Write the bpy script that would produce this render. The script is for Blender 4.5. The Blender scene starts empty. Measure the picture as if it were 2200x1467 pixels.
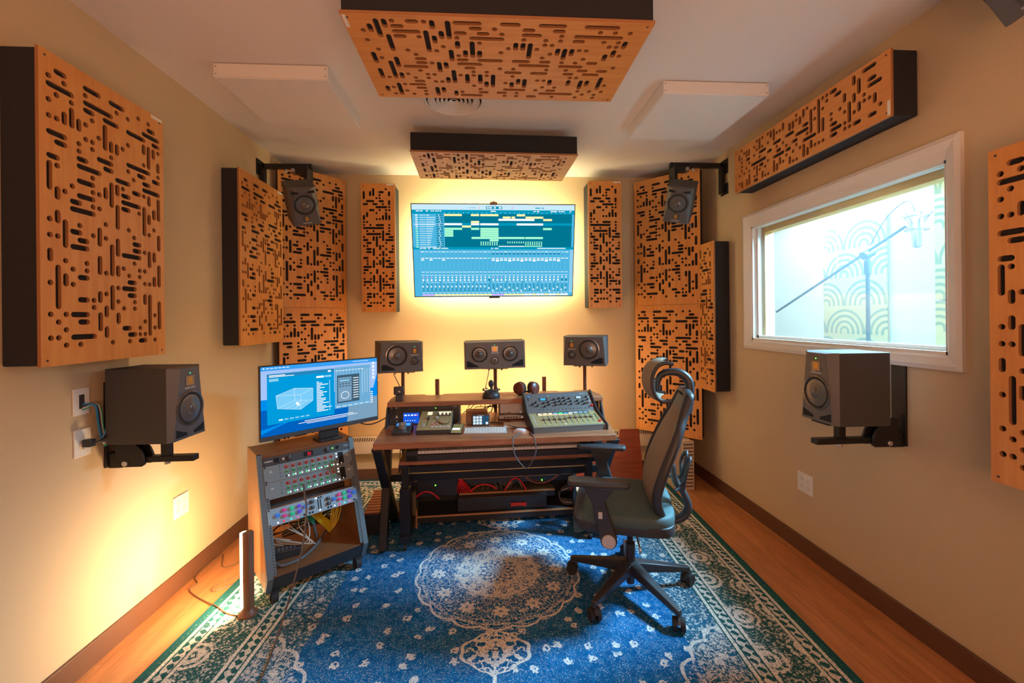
import bpy, math, random
from mathutils import Matrix, Vector
from mathutils.geometry import delaunay_2d_cdt
random.seed(7)
S = bpy.context.scene
C = S.collection
PI = math.pi
def rad(a): return math.radians(a)

# ------------------------------------------------------------ camera
cam = bpy.data.objects.new('camera', bpy.data.cameras.new('camera'))
C.objects.link(cam); S.camera = cam
cam.data.sensor_width = 36; cam.data.lens = 36*900/2200
cam.data.shift_y = -(733.5-684)/2200
cam.data.clip_start = .02
cam.matrix_world = Matrix.Translation((0, 0, 1.5)) @ Matrix.Rotation(-.062, 4, 'Z') @ Matrix.Rotation(PI/2, 4, 'X') @ Matrix.Rotation(-.010, 4, 'Z')
# ------------------------------------------------------------ view, world, lamps and added fill lights
S.view_settings.view_transform = 'Standard'; S.view_settings.look = 'None'
S.view_settings.exposure = 0.0; S.view_settings.gamma = 1; S.view_settings.use_curve_mapping = False
w = bpy.data.worlds.new('world'); S.world = w; w.use_nodes = True
w.node_tree.nodes['Background'].inputs[0].default_value = (1, .8, .62, 1)
w.node_tree.nodes['Background'].inputs[1].default_value = .05
S.cycles.max_bounces = 8; S.cycles.diffuse_bounces = 5; S.cycles.transparent_max_bounces = 12
def area(name, loc, target, sx, sy, power, col, spread=180):
    l = bpy.data.lights.new(name, 'AREA'); l.shape = 'RECTANGLE'; l.size = sx; l.size_y = sy
    l.energy = power; l.color = col; l.spread = rad(spread)
    o = bpy.data.objects.new(name, l); C.objects.link(o); o.location = loc
    o.rotation_euler = (Vector(target)-Vector(loc)).to_track_quat('-Z', 'Y').to_euler()
    return o
area('booth_lamp', (2.78, 2.30, 2.60), (.25, 2.25, 0), .5, 1.1, 300, (.34, .70, 1.0), 105)
area('booth_added_fill', (2.6, 3.6, 2.66), (2.6, 3.6, 0), .7, .9, 13, (1, .95, .88))  # extra fill added to light the booth walls more neutrally
area('added_rear_uplight', (.2, -1.0, 1.2), (.15, .2, 2.86), 1.6, .7, 42, (1, .53, .33))  # unseen uplight added behind the camera to warm ceiling and walls
area('added_rear_fill', (.3, -1.2, 2.2), (.2, 2.4, .9), 1.4, .8, 10, (1, .62, .42))  # unseen soft fill added behind the camera, aimed at the desk
# TV backlight strip, one lamp per edge of the screen
for nm, lc, tg, a, b, p in (('tv_backlight', (.08, 3.82, 2.44), (.08, 3.99, 2.66), 1.3, .04, 13),
                            ('tv_backlight', (.08, 3.90, 1.76), (.08, 4.0, 1.60), 1.3, .04, 8),
                            ('tv_backlight', (-.60, 3.86, 2.1), (-.78, 4.0, 2.1), .04, .7, 5),
                            ('tv_backlight', (.76, 3.86, 2.1), (.94, 4.0, 2.1), .04, .7, 5)):
    area(nm, lc, tg, a, b, p, (1, .88, .50))

# ------------------------------------------------------------ materials
def pbsdf(name):
    m = bpy.data.materials.new(name); m.use_nodes = True
    return m, m.node_tree, m.node_tree.nodes['Principled BSDF']
def mat(name, col, rough=.5, metal=0, em=None, es=0, spec=.5, bump=0, bscale=200, vary=0):
    m, t, b = pbsdf(name)
    b.inputs['Base Color'].default_value = (*col, 1); b.inputs['Roughness'].default_value = rough
    b.inputs['Metallic'].default_value = metal; b.inputs['Specular IOR Level'].default_value = spec
    if em: b.inputs['Emission Color'].default_value = (*em, 1); b.inputs['Emission Strength'].default_value = es
    if bump or vary:
        tc = t.nodes.new('ShaderNodeTexCoord'); n = t.nodes.new('ShaderNodeTexNoise')
        n.inputs['Scale'].default_value = bscale; n.inputs['Detail'].default_value = 3
        t.links.new(tc.outputs['Object'], n.inputs['Vector'])
        if bump:
            bp = t.nodes.new('ShaderNodeBump'); bp.inputs['Strength'].default_value = bump; bp.inputs['Distance'].default_value = .002
            t.links.new(n.outputs['Fac'], bp.inputs['Height']); t.links.new(bp.outputs['Normal'], b.inputs['Normal'])
        if vary:
            r = t.nodes.new('ShaderNodeMapRange'); r.inputs[3].default_value = 1-vary; r.inputs[4].default_value = 1+vary
            t.links.new(n.outputs['Fac'], r.inputs[0])
            x = t.nodes.new('ShaderNodeVectorMath'); x.operation = 'SCALE'; x.inputs[0].default_value = col
            t.links.new(r.outputs[0], x.inputs['Scale']); t.links.new(x.outputs[0], b.inputs['Base Color'])
    return m
def emis(name, col, s=1.0): return mat(name, (0, 0, 0), .5, 0, col, s, 0)
def wood(name, c1, c2, scale=(4, 4, .5), rough=.45, k=6):
    m, t, b = pbsdf(name); N = t.nodes.new; L = t.links.new
    tc = N('ShaderNodeTexCoord'); mp = N('ShaderNodeMapping'); mp.inputs['Scale'].default_value = scale
    n = N('ShaderNodeTexNoise'); n.inputs['Scale'].default_value = k; n.inputs['Detail'].default_value = 6; n.inputs['Distortion'].default_value = .6
    cr = N('ShaderNodeValToRGB'); cr.color_ramp.elements[0].position = .3; cr.color_ramp.elements[1].position = .72
    cr.color_ramp.elements[0].color = (*c1, 1); cr.color_ramp.elements[1].color = (*c2, 1)
    L(tc.outputs['Object'], mp.inputs[0]); L(mp.outputs[0], n.inputs['Vector']); L(n.outputs['Fac'], cr.inputs[0])
    L(cr.outputs[0], b.inputs['Base Color']); b.inputs['Roughness'].default_value = rough
    return m
M_wall = mat('wall_paint', (.60, .455, .275), .75, bump=.15, bscale=260)
M_ceil = mat('ceiling_paint', (.80, .74, .68), .85)
M_white = mat('white_paint', (.80, .76, .70), .5)
M_trim = mat('window_trim_paint', (.78, .74, .67), .4)
M_base = mat('baseboard_brown', (.13, .055, .028), .5)
M_beech = wood('beech_veneer', (.64, .25, .055), (.74, .335, .09), (6, 6, .6))
M_fab = mat('acoustic_fabric', (.022, .021, .022), .95, bump=.8, bscale=900, vary=.75)
M_black = mat('black_plastic', (.03, .03, .033), .42)
M_blackm = mat('black_metal', (.022, .022, .024), .4, .4)
M_spk = mat('speaker_vinyl', (.055, .052, .052), .55, bump=.5, bscale=700)
M_baf = mat('speaker_baffle', (.10, .095, .093), .42)
M_cone = mat('woofer_cone', (.14, .13, .12), .25, .3)
M_ring = mat('driver_ring', (.16, .14, .125), .2, .6)
M_hole = mat('port_black', (.004, .004, .004), .8)
M_gold = mat('ribbon_gold', (.75, .38, .06), .35, .6)
M_walnut = wood('walnut_veneer', (.24, .078, .032), (.43, .175, .085), (.6, 6, 6), .35)
M_cart = wood('cart_laminate', (.20, .085, .035), (.25, .105, .045), (.6, 5, 5), .3)
M_cherry = wood('cherry_board', (.22, .035, .012), (.33, .07, .025), (.5, 4, 5), .35)
M_steel = mat('blue_grey_steel', (.115, .15, .165), .4, .2)
M_silver = mat('silver', (.6, .6, .6), .3, .9)
M_alu = mat('aluminium', (.42, .40, .39), .38, .7)
M_plate = mat('plate_white', (.80, .77, .70), .4)
M_slot = mat('slot_dark', (.05, .04, .035), .6)
M_rub = mat('rubber', (.02, .02, .02), .7)
M_chair = mat('chair_frame_plastic', (.036, .037, .042), .42)
M_seat = mat('seat_fabric', (.06, .11, .115), .62, bump=.4, bscale=600)
M_mesh = mat('chair_mesh', (.27, .20, .13), .7, bump=.6, bscale=500)
M_grey = mat('light_grey_plastic', (.5, .5, .52), .35)
M_keyw = mat('white_keys', (.85, .80, .74), .35)
M_olive = mat('console_face', (.34, .25, .11), .45)
M_dgrey = mat('console_grey', (.125, .115, .11), .42)
M_rackf = mat('rack_face_grey', (.19, .235, .25), .4, .1)
M_rackb = mat('rack_face_black', (.05, .053, .057), .4, .2)
M_strip = mat('channel_face_blue', (.28, .40, .48), .38, .1)
M_red = mat('cable_red', (.75, .015, .015), .4)
M_yel = mat('cable_yellow', (.72, .55, .01), .4)
M_grn = mat('cable_green', (.02, .35, .22), .4)
M_wcab = mat('cable_white', (.65, .6, .52), .4)
M_cab = mat('cable_black', (.02, .018, .016), .5)
M_gcab = mat('cable_grey', (.12, .12, .13), .4)
M_bcab = mat('cable_brown', (.16, .085, .04), .5)
M_blu = mat('cable_blue', (.02, .20, .45), .4)
M_card = mat('cardboard', (.17, .14, .07), .7)
M_ivory = mat('heater_paint', (.62, .50, .36), .5)
E_w = emis('led_white', (.85, .95, 1), 1.6)
E_g = emis('led_green', (.08, 1, .35), 1.3)
M_gring = mat('green_ring', (.02, .30, .16), .4, 0, (0, .6, .25), .25)
E_lg = emis('led_lime', (.15, 1, .05), 2.5)
E_r = emis('led_red', (1, .01, .04), 1.8)
E_p = emis('led_pink', (1, .12, .45), 1.3)
E_b = emis('led_blue', (.05, .30, 1), 1.3)
E_cy = emis('led_cyan', (.1, .9, .8), 1.3)
E_cream = emis('scribble_cream', (1, .86, .6), 1.1)
M_bar = emis('light_bar_diffuser', (1, .62, .30), 16)
M_bar2 = emis('light_bar_diffuser_rear', (1, .50, .18), 18)
M_barb = mat('light_bar_back', (.20, .085, .045), .45)

# ------------------------------------------------------------ node expression helper
class X:
    T = None
    def __init__(s, k): s.k = k
    @staticmethod
    def op(o, *a):
        n = X.T.nodes.new('ShaderNodeMath'); n.operation = o
        for i, v in enumerate(a):
            v = v.k if isinstance(v, X) else v
            if isinstance(v, (int, float)): n.inputs[i].default_value = v
            else: X.T.links.new(v, n.inputs[i])
        return X(n.outputs[0])
    def __add__(s, o): return X.op('ADD', s, o)
    __radd__ = __add__
    def __sub__(s, o): return X.op('SUBTRACT', s, o)
    def __rsub__(s, o): return X.op('SUBTRACT', o, s)
    def __mul__(s, o): return X.op('MULTIPLY', s, o)
    __rmul__ = __mul__
    def __truediv__(s, o): return X.op('DIVIDE', s, o)
    def gt(s, o): return X.op('GREATER_THAN', s, o)
    def lt(s, o): return X.op('LESS_THAN', s, o)
    def mx(s, o): return X.op('MAXIMUM', s, o)
    def mn(s, o): return X.op('MINIMUM', s, o)
    def abs(s): return X.op('ABSOLUTE', s)
    def band(s, a, b): return s.gt(a)*s.lt(b)
    def mod(s, o): return X.op('FLOORED_MODULO', s, o)
def xf(o, *a): return X.op(o, *a)
def xyz(t):
    tc = t.nodes.new('ShaderNodeTexCoord'); sp = t.nodes.new('ShaderNodeSeparateXYZ'); t.links.new(tc.outputs['Object'], sp.inputs[0])
    return [X(o) for o in sp.outputs]
def vec(t, *a):
    n = t.nodes.new('ShaderNodeCombineXYZ')
    for i, v in enumerate(a):
        if isinstance(v, X): t.links.new(v.k, n.inputs[i])
        else: n.inputs[i].default_value = v
    return n.outputs[0]
def noise(t, v, s, d=2, rough=.5):
    n = t.nodes.new('ShaderNodeTexNoise'); n.inputs['Scale'].default_value = s; n.inputs['Detail'].default_value = d; n.inputs['Roughness'].default_value = rough
    t.links.new(v, n.inputs['Vector']); return X(n.outputs['Fac'])
def voro(t, v, s, rnd=1):
    n = t.nodes.new('ShaderNodeTexVoronoi'); n.voronoi_dimensions = '2D'; n.inputs['Scale'].default_value = s; n.inputs['Randomness'].default_value = rnd
    t.links.new(v, n.inputs['Vector']); return X(n.outputs['Distance'])
def mixc(t, f, a, b):
    n = t.nodes.new('ShaderNodeMix'); n.data_type = 'RGBA'
    if isinstance(f, X): t.links.new(f.k, n.inputs['Factor'])
    else: n.inputs['Factor'].default_value = f
    for i, v in ((6, a), (7, b)):
        if isinstance(v, tuple): n.inputs[i].default_value = (*v, 1)
        else: t.links.new(v, n.inputs[i])
    return n.outputs[2]

# ------------------------------------------------------------ mesh builder
class MB:
    def __init__(s, M=None): s.v = []; s.f = []; s.m = []; s.mats = []; s.M = M or Matrix()
    def mi(s, m):
        if m not in s.mats: s.mats.append(m)
        return s.mats.index(m)
    def add(s, vs, fs, m):
        o = len(s.v); k = s.mi(m)
        s.v += [tuple(s.M @ Vector(p)) for p in vs]; s.f += [tuple(i+o for i in f) for f in fs]; s.m += [k]*len(fs)
        return s
    def build(s, name, parent=None, ang=35, bevel=0, sub=0):
        me = bpy.data.meshes.new(name); me.from_pydata(s.v, [], s.f); me.update()
        for m in s.mats: me.materials.append(m)
        me.polygons.foreach_set('material_index', s.m)
        if ang:
            me.polygons.foreach_set('use_smooth', [True]*len(s.f)); me.set_sharp_from_angle(angle=rad(ang))
        o = bpy.data.objects.new(name, me); C.objects.link(o); o.parent = parent
        if bevel:
            b = o.modifiers.new('bevel', 'BEVEL'); b.width = bevel; b.segments = 2; b.limit_method = 'ANGLE'; b.angle_limit = rad(40)
        if sub:
            b = o.modifiers.new('sub', 'SUBSURF'); b.levels = sub; b.render_levels = sub
        return o
    def box(s, x0, x1, y0, y1, z0, z1, m):
        return s.add([(x0,y0,z0),(x1,y0,z0),(x1,y1,z0),(x0,y1,z0),(x0,y0,z1),(x1,y0,z1),(x1,y1,z1),(x0,y1,z1)],
            [(0,3,2,1),(4,5,6,7),(0,1,5,4),(1,2,6,5),(2,3,7,6),(3,0,4,7)], m)
    def ext(s, poly, a, b, m, axis='y'):
        f = {'y': lambda p, t: (p[0], t, p[1]), 'x': lambda p, t: (t, p[0], p[1]), 'z': lambda p, t: (p[0], p[1], t)}[axis]
        n = len(poly)
        return s.add([f(p, a) for p in poly]+[f(p, b) for p in poly],
            [tuple(range(n-1, -1, -1)), tuple(range(n, 2*n))]+[(i, (i+1) % n, n+(i+1) % n, n+i) for i in range(n)], m)
    def cyl(s, p0, p1, r0, m, r1=None, seg=16):
        r1 = r0 if r1 is None else r1
        p0 = Vector(p0); p1 = Vector(p1); q = (p1-p0).to_track_quat('Z', 'Y'); vs = []
        for p, r in ((p0, r0), (p1, r1)):
            for i in range(seg):
                a = 2*PI*i/seg; vs.append(p+q @ Vector((r*math.cos(a), r*math.sin(a), 0)))
        return s.add(vs, [tuple(range(seg-1, -1, -1)), tuple(range(seg, 2*seg))]+[(i, (i+1) % seg, seg+(i+1) % seg, seg+i) for i in range(seg)], m)
    def beam(s, p0, p1, wx, wy, m, up=(0, 1, 0)):
        p0 = Vector(p0); p1 = Vector(p1); d = (p1-p0).normalized(); a = d.cross(Vector(up)).normalized(); b = d.cross(a)
        vs = [p+a*i*wx/2+b*j*wy/2 for p in (p0, p1) for i, j in ((-1,-1),(1,-1),(1,1),(-1,1))]
        return s.add(vs, [(0,1,2,3),(7,6,5,4),(0,4,5,1),(1,5,6,2),(2,6,7,3),(3,7,4,0)], m)
    def lathe(s, prof, c, m, seg=28, axis='y'):
        vs = []; n = len(prof)
        for r, h in prof:
            for i in range(seg):
                a = 2*PI*i/seg; u, v = r*math.cos(a), r*math.sin(a)
                vs.append({'y': (c[0]+u, c[1]+h, c[2]+v), 'z': (c[0]+u, c[1]+v, c[2]+h), 'x': (c[0]+h, c[1]+u, c[2]+v)}[axis])
        fs = [(j*seg+i, j*seg+(i+1) % seg, (j+1)*seg+(i+1) % seg, (j+1)*seg+i) for j in range(n-1) for i in range(seg)]
        fs += [tuple(range(seg)), tuple(range((n-1)*seg, n*seg))[::-1]]
        return s.add(vs, fs, m)
    def tube(s, pts, r, m, seg=8, smooth=4, rs=None, flat=1):
        P = [Vector(p) for p in pts]
        if smooth > 1 and len(P) > 2:
            Q = []; R = []
            for i in range(len(P)-1):
                a, b, c, d = P[max(i-1, 0)], P[i], P[i+1], P[min(i+2, len(P)-1)]
                for k in range(smooth):
                    t = k/smooth
                    Q.append(.5*((2*b)+(c-a)*t+(2*a-5*b+4*c-d)*t*t+(3*b-a-3*c+d)*t**3))
                    if rs: R.append(rs[i]*(1-t)+rs[i+1]*t)
            Q.append(P[-1]); P = Q
            if rs: R.append(rs[-1]); rs = R
        vs = []; nrm = None; n = len(P)
        for i, p in enumerate(P):
            d = (P[min(i+1, n-1)]-P[max(i-1, 0)])
            d = d.normalized() if d.length > 1e-9 else Vector((0, 0, 1))
            if nrm is None: nrm = d.cross(Vector((0, 0, 1))) if abs(d.z) < .9 else d.cross(Vector((1, 0, 0)))
            nrm = (nrm-d*nrm.dot(d)).normalized(); bi = d.cross(nrm); rr = rs[i] if rs else r
            for k in range(seg):
                a = 2*PI*k/seg; vs.append(p+nrm*rr*math.cos(a)+bi*rr*flat*math.sin(a))
        fs = [(j*seg+i, j*seg+(i+1) % seg, (j+1)*seg+(i+1) % seg, (j+1)*seg+i) for j in range(n-1) for i in range(seg)]
        fs += [tuple(range(seg))[::-1], tuple(range((n-1)*seg, n*seg))]
        return s.add(vs, fs, m)
    def rect(s, x0, z0, x1, z1, y, m):      # a thin raised patch on a face looking to -y
        return s.add([(x0, y, z0), (x1, y, z0), (x1, y, z1), (x0, y, z1)], [(0, 1, 2, 3)], m)
    def text(s, txt, x, z, size, y, m, bold=0):
        vs, fs = textmesh(txt, size)
        return s.add([(x+p[0], y, z+p[1]) for p in vs], fs, m)
_tc = {}
def textmesh(txt, size):
    if (txt, size) not in _tc:
        cu = bpy.data.curves.new('t', 'FONT'); cu.body = txt; cu.size = size; cu.align_x = 'CENTER'; cu.offset = size*.02; cu.resolution_u = 2
        o = bpy.data.objects.new('t', cu); C.objects.link(o); bpy.context.view_layer.update()
        me = bpy.data.meshes.new_from_object(o.evaluated_get(bpy.context.evaluated_depsgraph_get()))
        _tc[(txt, size)] = ([tuple(v.co) for v in me.vertices], [tuple(p.vertices) for p in me.polygons])
        bpy.data.objects.remove(o); bpy.data.curves.remove(cu); bpy.data.meshes.remove(me)
    return _tc[(txt, size)]
def tag(o, label, cat, group=None, kind=None):
    o['label'] = label; o['category'] = cat
    if group: o['group'] = group
    if kind: o['kind'] = kind
    return o
def thing(name, label, cat, loc=(0, 0, 0), rz=0, group=None, M=None):
    o = bpy.data.objects.new(name, None); C.objects.link(o); o.empty_display_size = .05
    if M is not None: o.matrix_world = M
    else: o.location = loc; o.rotation_euler = (0, 0, rad(rz))
    return tag(o, label, cat, group)
def struct(name, mb, **k):
    o = mb.build(name, None, **k); o['kind'] = 'structure'; return o
def sub(o, label): o['label'] = label; return o
def ellipsoid(mb, c, a, b, d, m, seg=16, rings=10, e=1):
    vs = []; f = lambda x: math.copysign(abs(x)**e, x)
    for j in range(1, rings):
        t = PI*j/rings-PI/2
        for i in range(seg):
            p = 2*PI*i/seg
            vs.append((c[0]+a*f(math.cos(t))*f(math.cos(p)), c[1]+b*f(math.cos(t))*f(math.sin(p)), c[2]+d*f(math.sin(t))))
    n = rings-1; vs += [(c[0], c[1], c[2]-d), (c[0], c[1], c[2]+d)]
    fs = [(j*seg+i, j*seg+(i+1) % seg, (j+1)*seg+(i+1) % seg, (j+1)*seg+i) for j in range(n-1) for i in range(seg)]
    fs += [(n*seg, (i+1) % seg, i) for i in range(seg)]+[(n*seg+1, (n-1)*seg+i, (n-1)*seg+(i+1) % seg) for i in range(seg)]
    mb.add(vs, fs, m)

# ------------------------------------------------------------ room shell
WL, WR, WB, WF, CH = -1.74, 1.99, 4.0, -1.6, 2.86
def floor_mat():
    m, t, b = pbsdf('floor_planks'); N = t.nodes.new; L = t.links.new
    tc = N('ShaderNodeTexCoord'); mp = N('ShaderNodeMapping'); mp.inputs['Rotation'].default_value = (0, 0, PI/2)
    br = N('ShaderNodeTexBrick'); br.inputs['Scale'].default_value = 1; br.inputs['Brick Width'].default_value = 1.3; br.inputs['Row Height'].default_value = .13
    br.inputs['Mortar Size'].default_value = .0008; br.inputs['Mortar Smooth'].default_value = 0
    br.inputs['Color1'].default_value = (.50, .19, .065, 1); br.inputs['Color2'].default_value = (.58, .245, .09, 1); br.inputs['Mortar'].default_value = (.30, .10, .03, 1)
    n = N('ShaderNodeTexNoise'); mp2 = N('ShaderNodeMapping'); mp2.inputs['Scale'].default_value = (12, 1.2, 1); n.inputs['Scale'].default_value = 2.2; n.inputs['Detail'].default_value = 5; n.inputs['Distortion'].default_value = 1
    cr = N('ShaderNodeMapRange'); cr.inputs[1].default_value = .3; cr.inputs[2].default_value = .7; cr.inputs[3].default_value = .72; cr.inputs[4].default_value = 1.15
    v = N('ShaderNodeVectorMath'); v.operation = 'SCALE'
    L(tc.outputs['Object'], mp.inputs[0]); L(mp.outputs[0], br.inputs['Vector']); L(tc.outputs['Object'], mp2.inputs[0]); L(mp2.outputs[0], n.inputs['Vector'])
    L(n.outputs['Fac'], cr.inputs[0]); L(br.outputs['Color'], v.inputs[0]); L(cr.outputs[0], v.inputs['Scale']); L(v.outputs[0], b.inputs['Base Color'])
    b.inputs['Roughness'].default_value = .38
    return m
struct('floor', MB().box(WL-.1, WR+.1, WF-.1, WB+.1, -.1, 0, floor_mat()))
struct('ceiling', MB().box(WL-.1, WR+.1, WF-.1, WB+.1, CH, CH+.1, M_ceil))
struct('wall_left', MB().box(WL-.1, WL, WF, WB, 0, CH, M_wall))
struct('wall_back', MB().box(WL, WR, WB, WB+.1, 0, CH, M_wall))
struct('wall_front', MB().box(WL, WR, WF-.1, WF, 0, CH, M_wall))
# right wall with the booth window opening
OY0, OY1, OZ0, OZ1 = 1.685, 3.02, 1.323, 2.165
mb = MB()
mb.box(WR, WR+.14, WF, OY0, 0, CH, M_wall); mb.box(WR, WR+.14, OY1, WB, 0, CH, M_wall)
mb.box(WR, WR+.14, OY0, OY1, 0, OZ0, M_wall); mb.box(WR, WR+.14, OY0, OY1, OZ1, CH, M_wall)
struct('wall_right', mb)
for nm, a in (('baseboard_left', (WL, WL+.014, WF, WB, 0, .105)), ('baseboard_right', (WR-.014, WR, WF, WB, 0, .105)), ('baseboard_back', (WL+.014, WR-.014, WB-.014, WB, 0, .105))):
    struct(nm, MB().box(*a, M_base), bevel=.003)
# window: moulded casing, wooden lining, two panes
win = bpy.data.objects.new('window_1', None); C.objects.link(win); win['kind'] = 'structure'
mb = MB()
def casing(mb, o0, o1, xa, xb, m):     # mitred frame between outer rect o0 and inner rect o1
    a = [(o0[0], o0[2]), (o0[1], o0[2]), (o0[1], o0[3]), (o0[0], o0[3])]; b = [(o1[0], o1[2]), (o1[1], o1[2]), (o1[1], o1[3]), (o1[0], o1[3])]
    for i in range(4):
        j = (i+1) % 4; q = [a[i], a[j], b[j], b[i]]
        mb.add([(xa, *p) for p in q[:2]]+[(xb, *p) for p in q[2:]]+[(WR, *p) for p in q], [(0,1,2,3),(4,7,6,5),(0,4,5,1),(1,5,6,2),(2,6,7,3),(3,7,4,0)], m)
casing(mb, (1.62, 3.10, 1.257, 2.26), (1.64, 3.08, 1.277, 2.24), WR-.018, WR-.024, M_trim)
casing(mb, (1.64, 3.08, 1.277, 2.24), (1.675, 3.045, 1.312, 2.205), WR-.024, WR-.014, M_trim)
casing(mb, (1.675, 3.045, 1.312, 2.205), (OY0, OY1, OZ0, OZ1), WR-.014, WR-.006, M_trim)
mb.build('window_frame', win)
M_gwood = wood('golden_jamb_wood', (.62, .33, .11), (.75, .45, .18), (4, .6, .6))
mb = MB()
mb.box(WR, WR+.14, OY0, OY0+.012, OZ0, OZ1, M_trim); mb.box(WR, WR+.14, OY1-.012, OY1, OZ0, OZ1, M_trim)
mb.box(WR, WR+.14, OY0, OY1, OZ0, OZ0+.014, M_trim); mb.box(WR, WR+.06, OY0, OY1, OZ1-.012, OZ1, M_trim)
mb.box(WR+.07, WR+.14, OY0+.012, OY1-.012, OZ1-.05, OZ1-.0, M_gwood); mb.box(WR+.07, WR+.14, OY1-.05, OY1-.012, OZ0+.014, OZ1-.05, M_gwood)
mb.box(WR+.03, WR+.05, OY0+.012, OY0+.026, OZ0, OZ1, M_trim); mb.box(WR+.03, WR+.05, OY1-.03, OY1-.012, OZ0, OZ1, M_trim)
mb.box(WR+.03, WR+.055, OY0, OY1, OZ0+.014, OZ0+.034, M_trim)
mb.build('window_lining', win)
def glass():
    m = bpy.data.materials.new('window_glass'); m.use_nodes = True; t = m.node_tree; t.nodes.clear(); N = t.nodes.new; L = t.links.new
    o = N('ShaderNodeOutputMaterial'); mx = N('ShaderNodeMixShader'); tr = N('ShaderNodeBsdfTransparent'); g = N('ShaderNodeBsdfGlossy'); g.inputs['Roughness'].default_value = .0
    df = N('ShaderNodeBsdfTranslucent'); df.inputs['Color'].default_value = (.9, .97, 1, 1)
    m2 = N('ShaderNodeMixShader'); m2.inputs[0].default_value = .010
    tr.inputs['Color'].default_value = (.95, .98, .98, 1)
    f = N('ShaderNodeLayerWeight'); f.inputs['Blend'].default_value = .5
    p = N('ShaderNodeMath'); p.operation = 'POWER'; p.inputs[1].default_value = 4
    q = N('ShaderNodeMath'); q.operation = 'MULTIPLY_ADD'; q.inputs[1].default_value = .4; q.inputs[2].default_value = .02
    L(f.outputs['Facing'], p.inputs[0]); L(p.outputs[0], q.inputs[0])
    L(q.outputs[0], mx.inputs[0]); L(tr.outputs[0], m2.inputs[1]); L(df.outputs[0], m2.inputs[2]); L(m2.outputs[0], mx.inputs[1]); L(g.outputs[0], mx.inputs[2]); L(mx.outputs[0], o.inputs[0]); return m
M_glass = glass()
for i in (0, 1):
    xx = WR+.036+.055*i
    mb = MB(); mb.box(xx, xx+.004, OY0+.012, OY1-.012, OZ0+.014, OZ1-.012, M_glass); mb.build('window_pane', win, ang=0)
# booth behind the glass
BX, BY0, BY1, BZ = 3.12, 1.0, 4.6, 2.7
M_booth = mat('booth_wall_paint', (.78, .81, .84), .8)
struct('wall_booth_far', MB().box(BX, BX+.08, BY0, BY1, 0, BZ, M_booth))
struct('wall_booth_near', MB().box(WR+.14, BX, BY0-.08, BY0, 0, BZ, M_booth))
struct('wall_booth_back', MB().box(WR+.14, BX, BY1, BY1+.08, 0, BZ, M_booth))
struct('wall_booth_side', MB().box(WR+.10, WR+.14, WB, BY1, 0, BZ, M_booth))
struct('floor_booth', MB().box(WR+.1, BX+.08, BY0-.08, BY1+.08, -.08, 0, mat('booth_floor', (.35, .27, .2), .6)))
struct('ceiling_booth', MB().box(WR+.1, BX+.08, BY0-.08, BY1+.08, BZ, BZ+.08, M_booth))
def deco_mat():
    m, t, b = pbsdf('deco_scallop_panel'); X.T = t; x, y, z = xyz(t)
    u = y*5.2; v = z*5.2           # object coords, metres
    best = None
    for k in (2, 1, 0):
        rowh = 1.25; vv = v/rowh; fl = xf('FLOOR', vv)-k
        off = fl.mod(2)*1.0
        cx = xf('FLOOR', (u-off)/2.0)*2.0+off+1.0
        dx = u-cx; dy = (v-fl*rowh-.1).mx(0)
        r = xf('SQRT', dx*dx+dy*dy)
        st = (xf('MULTIPLY', r, 4.0)).mod(1).gt(.56)*r.lt(1.0)*r.gt(.04)
        best = st if best is None else xf('ADD', best*r.gt(1.0), st)
    c = mixc(t, best.mn(1), (.62, .52, .26), (.25, .29, .17))
    t.links.new(c, b.inputs['Base Color']); b.inputs['Roughness'].default_value = .6
    return m
M_deco = deco_mat()
for i, (y0, y1, lab) in enumerate(((3.05, 3.655, 'pale panel of interlaced arches on the booth wall, behind the microphone stand'), (2.10, 2.70, 'pale panel of interlaced arches on the booth wall, right of the microphone'))):
    for z0, z1, w_ in (((1.10, 2.29, ''),) if i == 0 else ((1.60, 2.79-.12, 'upper '), (.42, 1.59, 'lower '))):
        t_ = thing('arch_pattern_panel', (w_+lab), 'acoustic panel', (BX, y0, z0), 0, 'arch patterned panels in the booth')
        MB().box(-.02, -.004, .01, y1-y0-.01, .01, z1-z0-.01, M_gwood).build('panel_body', t_)
        MB().box(-.03, -.02, 0, y1-y0, 0, z1-z0, M_deco).build('face_board', t_, bevel=.002)
# booth microphone on a boom stand
t_ = thing('microphone_stand', 'black boom microphone stand seen through the booth window', 'microphone stand', (2.6, 2.70, 0))
mb = MB(); mb.cyl((0, 0, .04), (0, 0, 1.92), .012, M_black); mb.cyl((0, 0, 0), (0, 0, .03), .13, M_black, seg=28); mb.build('pole', t_)
MB().cyl((0, .90, 1.535), (0, -.27, 2.05), .009, M_black).build('boom_arm', t_)
mb = MB(); mb.cyl((-.03, 0, 1.90), (.03, 0, 1.93), .03, M_black); mb.cyl((0, 0, 1.78), (0, 0, 1.87), .02, M_black); mb.build('clutch', t_)
t_ = thing('microphone', 'silver studio condenser microphone in a spider mount behind the window', 'microphone', (2.6, 2.37, 1.90))
mb = MB(); mb.lathe([(.004, 0), (.022, .01), (.026, .05), (.026, .10)], (0, 0, 0), M_silver, 20, 'z'); mb.lathe([(.026, .10), (.027, .17), (.02, .20), (.008, .215)], (0, 0, 0), M_alu, 20, 'z'); mb.build('capsule_body', t_)
mb = MB()
for zz in (.11, .19):
    pts = [(.055*math.cos(a), .055*math.sin(a), zz) for a in [i*PI/6 for i in range(13)]]
    mb.tube(pts, .003, M_black, 5, 1)
for i in range(6):
    a = i*PI/3; mb.tube([(.055*math.cos(a), .055*math.sin(a), .11), (.03*math.cos(a), .03*math.sin(a), .15), (.07*math.cos(a), .07*math.sin(a), .21)], .002, M_black, 5, 1)
mb.build('shock_mount', t_)
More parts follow.
